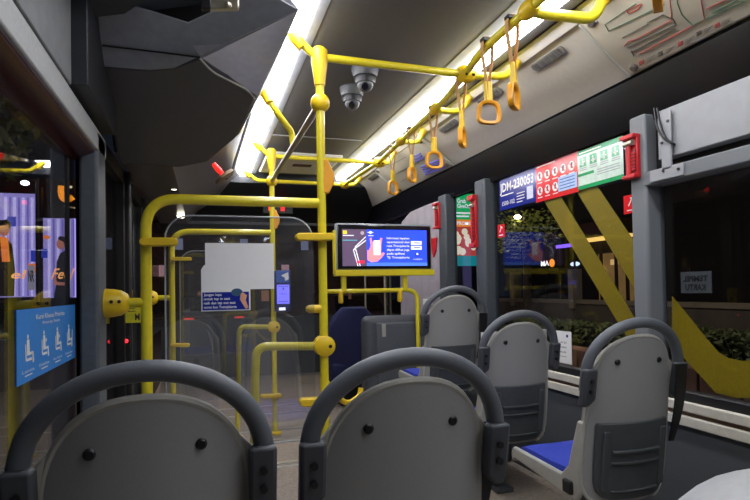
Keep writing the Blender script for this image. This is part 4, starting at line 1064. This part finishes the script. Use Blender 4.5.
# lit advert panel
y = 6.0; a, b = P(453, 266, Y=y), P(475, 194, Y=y)
t = thing('lit_advert', 'tall lit green and red food advert outside, between the two dark pillars', 'advert', (a.x, y, GZ))
S = Sign(a-Vector((.12, 0, 0)), (1, 0, 0), (0, 0, 1), b.x-a.x+.14, b.z-a.z, t); W, H = S.W, S.H
link('case', MB().box((a.x-.17, y+.006, GZ), (b.x+.07, y+.2, b.z+.05)), BLK, t)
S.rect('lower_picture', em('advert red', '#b8443a', 1.0), 0, 0, W, H, 0); S.rect('green_field', em('advert green', '#12a860', 1.1), 0, H*.64, W, H*.36, 1)
S.rect('orange_band', em('advert orange', '#f08a2a', 1.1), 0, H*.54, W, H*.10, 1); S.rect('teal_foot', em('advert teal', '#158a92', .9), 0, 0, W, H*.14, 1)
S.text('lettering', EW, 'Grab', W*.42, H*.87, H*.06, W*.26, 2, .02); S.text('lettering', EW, 'GiveOut', W*.42, H*.80, H*.06, W*.42, 2, .02)
S.rect('lettering', EW, W*.36, H*.72, W*.55, H*.02, 2); S.rect('lettering', EW, W*.36, H*.675, W*.4, H*.02, 2); S.text('lettering', em('advert yellow', '#ffe070', 1.1), 'PROMO', W*.4, H*.565, H*.05, W*.45, 2, .02)
for k in range(16):
    S.disc('food', em('advert food%d' % (k % 4), ('#f2e3cc', '#7d1f1c', '#2f8f6a', '#e8a06a')[k % 4], 1.0), W*random.uniform(.30, .95), H*random.uniform(.18, .5), W*random.uniform(.05, .11), 1+k*.1)
S.done()
# left: lit stage display
def lbp(u, v, y=22): return P(u, v, Y=y)
t = thing('lit_display', 'big lit lavender display beyond the left window, with men and glowing script', 'display', tuple(lbp(40, 240)))
EL = em('display lavender', '#a79be8', .95); ELD = em('display violet fold', '#7f74cc', .85); ELL = em('display pale', '#d2caff', 1.05); EDK = em('display dark cloth', '#2b2634', .25); ESK = em('display skin', '#c77f6e', .8); EBL = em('display blue', '#3040c0', .9); EOR = em('display orange', '#f0803a', 1.1)
def panel(u0_, u1_, v0_, v1_, v2_):
    A = lbp(u0_, v2_); B = lbp(u1_, v2_); Tl = lbp(u0_, v0_)
    q = Sign(A, (1, 0, 0), (0, 0, 1), B.x-A.x, Tl.z-A.z, t); q.k = .012; return q
k_ = 22/545*1.0
def draw(S, u0_, u1_, v0_, v2_, items):
    W, H = S.W, S.H
    f = lambda u, v: ((u-u0_)/(u1_-u0_)*W, (v2_-v)/(v2_-v0_)*H)
    for kind, nm, m, pts, l in items:
        if kind == 'p': S.poly(nm, m, [f(*p) for p in pts], l)
        elif kind == 'd': x, y_ = f(pts[0], pts[1]); S.disc(nm, m, x, y_, pts[2]*W/(u1_-u0_), l, ry=pts[3]*W/(u1_-u0_))
        elif kind == 't': x, y_ = f(pts[0], pts[1]); S.text(nm, m, pts[2], x, y_, pts[3]*W/(u1_-u0_), pts[4]*W/(u1_-u0_), l, .01, shear=.3)
    S.done()
S = panel(-30, 37.5, 192, 195, 298); S.rect('backdrop', EL, 0, 0, S.W, S.H, 0)
it = []
for u in (4, 13, 22, 31): it += [('p', 'curtain_fold', ELL, [(u, 196), (u+3, 196), (u+2, 297), (u, 297)], 1), ('p', 'curtain_fold_dark', ELD, [(u+5, 196), (u+7, 196), (u+7, 297), (u+5, 297)], 1)]
it += [('p', 'shirt_figure', EDK, [(-6, 240), (4, 236), (12, 244), (15, 270), (14, 297), (-8, 297)], 2), ('d', 'figure_head', ESK, (4, 229, 5.5, 8), 2.4), ('p', 'figure_hair', EDK, [(-2, 226), (0, 220), (7, 219), (11, 223), (10, 229), (8, 224)], 2.8),
       ('p', 'figure_face_light', EOR, [(0, 236), (8, 238), (10, 262), (2, 262)], 2.6), ('p', 'blue_card', EBL, [(7, 216), (16, 216), (16, 226), (7, 226)], 1.5), ('p', 'blue_card', EBL, [(31, 250), (36, 250), (36, 262), (31, 262)], 1.5),
       ('p', 'orange_card', EOR, [(28, 264), (36, 264), (36, 274), (28, 274)], 1.5), ('t', 'script', em('script glow', '#ffb060', 1.5), (10, 279, 'el', 10, 14), 3.2)]
draw(S, -30, 37.5, 192, 298, it)
S = panel(43.5, 80, 218, 218, 298); S.rect('backdrop', EL, 0, 0, S.W, S.H, 0)
it = []
for u in (48, 57, 68): it += [('p', 'curtain_fold', ELL, [(u, 219), (u+3, 219), (u+2.4, 297), (u, 297)], 1), ('p', 'curtain_fold_dark', ELD, [(u+5, 219), (u+7, 219), (u+7, 297), (u+5, 297)], 1)]
it += [('p', 'shirt_figure', EDK, [(57, 262), (60, 254), (66, 250), (69, 262), (69, 290), (66, 298), (54, 298), (56, 285)], 2), ('d', 'figure_head', ESK, (61, 244, 4.2, 6), 2.4), ('p', 'figure_hair', EDK, [(58, 239), (60, 236), (67, 237), (69, 243), (66, 249), (64, 242)], 2.8),
       ('p', 'figure_arm', ESK, [(55, 272), (57, 282), (66, 283), (66, 286), (54, 285)], 2.3), ('p', 'blue_card', EBL, [(41.8, 249), (48, 249), (48, 258), (41.8, 258)], 1.5), ('p', 'orange_card', EOR, [(44, 235), (50, 236), (50, 239), (44, 239)], 1.5),
       ('t', 'script', em('script glow', '#ffb060', 1.5), (51.5, 279, 'Feel', 12, 20), 3.2)]
draw(S, 43.5, 80, 218, 298, it)
S = panel(32, 39, 266, 266, 290); S.rect('white_card', em('card white', '#9a98a8', .8), 0, 0, S.W*1.0, S.H, 40)
S.text('card_lettering', em('card ink', '#0c0c10', .1), 'NR', S.W*.1, S.H*.35, S.H*.45, S.W*.8, 42, .03); S.done()
link('frame', MB().box(tuple(lbp(37.5, 330, 22.1)), tuple(lbp(43.5, 188, 22.4))), BLK, t)
link('backing', MB().box(tuple(lbp(-30, 330, 22.1)), tuple(lbp(80, 219, 22.5))), BLK, t)
link('support', MB().box((lbp(0, 0, 22.2).x, 22.15, GZ), (lbp(70, 0).x, 22.45, lbp(0, 325, 22.2).z)), BLK, t)
# golden ornament lamp
t = thing('golden_ornament', 'glowing golden curled ornament outside above the lit display', 'ornament', tuple(P(65, 200, Y=23)))
G_ = em('golden glow', '#ff9a20', 1.6)
pts = [P(u, v, Y=23) for u, v in ((61, 186), (61, 194), (63, 199), (68, 200), (73, 197))]
link('curl', MB().tube(bez(pts, .2), .105, 8), G_, t); link('tip', MB().tube([P(66, 187, Y=23), P(72, 187, Y=23)], .04, 8), em('golden tip', '#fff0c0', 1.6), t)
link('cup', MB().tube([P(64, 206, Y=23), P(75, 208, Y=23)], .025, 8), em('cup glow', '#b0a080', .6), t)
link('mast', MB().tube([P(67, 200, Y=23.05), Vector((P(67, 200, Y=23.05).x, 23.05, GZ))], .04, 8), BLK, t)
# dark trees on the left
for (u, v, y, lb) in ((20, 120, 12, 'dark tree crown outside the upper left window'),):
    c = P(u, v, Y=y)+Vector((-1.5, 0, 0)); t = thing('street_tree', lb, 'tree', (c.x, c.y, GZ)); fo = MB()
    for k in range(10):
        q = c+Vector((random.uniform(-.6, 2.6), random.uniform(-1, 1), random.uniform(-1.2, 1.4))); leaves(fo, (q-Vector((.8, .6, .6)), q+Vector((.8, .6, .6))), 200, .16)
    link('foliage', fo, LEAF, t, smooth=False); link('trunk', MB().tube([(c.x, c.y, GZ), (c.x, c.y, c.z)], [.10, .07], 10), mat('bark', '#2c241c'), t)
# ahead of the bus: a dim facade with a few lit windows, and a car's tail lights
t = thing('street_facade', 'dim street front with lit windows seen through the windscreen', 'building', (2, 26, GZ))
link('wall', MB().box((-9, 26, GZ), (9, 28, 6)), mat('dim facade', '#4b3634', .9, noise=.4, scale=.6), t)
for k in range(14):
    x = -6+.95*k; z = .6+1.2*((k*7) % 3); link('lit_window', MB().box((x, 25.95, z), (x+.35, 26, z+.5)), em('facade window%d' % (k % 3), ('#b88060', '#d0a0a8', '#8a90b0')[k % 3], .6), t)
def car(u, v, y, label):
    c = P(u, v, Y=y); z = GZ; t = thing('car', label, 'car', (c.x, y, z), 'cars ahead')
    pr = [(0, .35), (0, .85), (.5, .95), (1.0, 1.38), (2.6, 1.42), (3.3, .98), (4.2, .85), (4.25, .35)]
    link('body', MB().prism([(c.x-.85, y+a_, z+b_) for a_, b_ in pr], (1.7, 0, 0)), mat('dark car paint', '#2a2228', .3, noise=.05), t, .05)
    for sx in (-.8, .8):
        for wy in (.85, 3.4): link('wheel', MB().cyl((c.x+sx-.1, y+wy, z+.32), (c.x+sx+.1, y+wy, z+.32), .32, n=20), BLK, t, .02)
    link('rear_window', MB().prism([(c.x-.65, y+.50, z+.99), (c.x+.65, y+.50, z+.99), (c.x+.58, y+.93, z+1.35), (c.x-.58, y+.93, z+1.35)], (0, -.02, .01)), BLKG, t)
    for sx in (-.68, .68): link('tail_light', MB().box((c.x+sx-.13, y-.02, z+.68), (c.x+sx+.13, y+.03, z+.82)), mat('red tail glow', '#ff3828', .4, emit=1.6, noise=0), t, .01)
car(214, 280, 16, 'dark car ahead with lit red tail lights, seen through the clear screen')
car(366, 305, 13, 'dark car ahead of the bus, a red tail light just above the moulded cabinet')
# added unseen street lamps that brighten the hedges and the facade ahead
def added_lamp(parent_label, x, y, z, arm, e, p, col):
    t = thing('street_lamp', parent_label, 'street lamp', (x, y, GZ), 'street lamps')
    link('pole', MB().tube(bez([(x, y, GZ), (x, y, z), (x+arm, y, z+.2)], .5), .06, 10), BLK, t)
    link('lamp_head', MB().box((x+arm-.3, y-.12, z+.12), (x+arm+.1, y+.12, z+.26)), mat('added lamp glow', '#ffdca0', .5, emit=e, noise=0), t, .02)
    l = bpy.data.lights.new('fill_light', 'POINT'); l.energy = p; l.color = col; l.shadow_soft_size = .15
    o = bpy.data.objects.new('fill_light', l); COL.objects.link(o); o.parent = t; o.location = (arm, 0, z-GZ-.1)
added_lamp('added street lamp brightening the hedges, unseen above the right window', 8.3, 8.6, 5.2, -3.6, 6, 520, (1, .82, .6))
added_lamp('added street lamp brightening the facade ahead, unseen above the windscreen', -3.2, 15, 6.2, 2.5, 6, 420, (1, .72, .62))
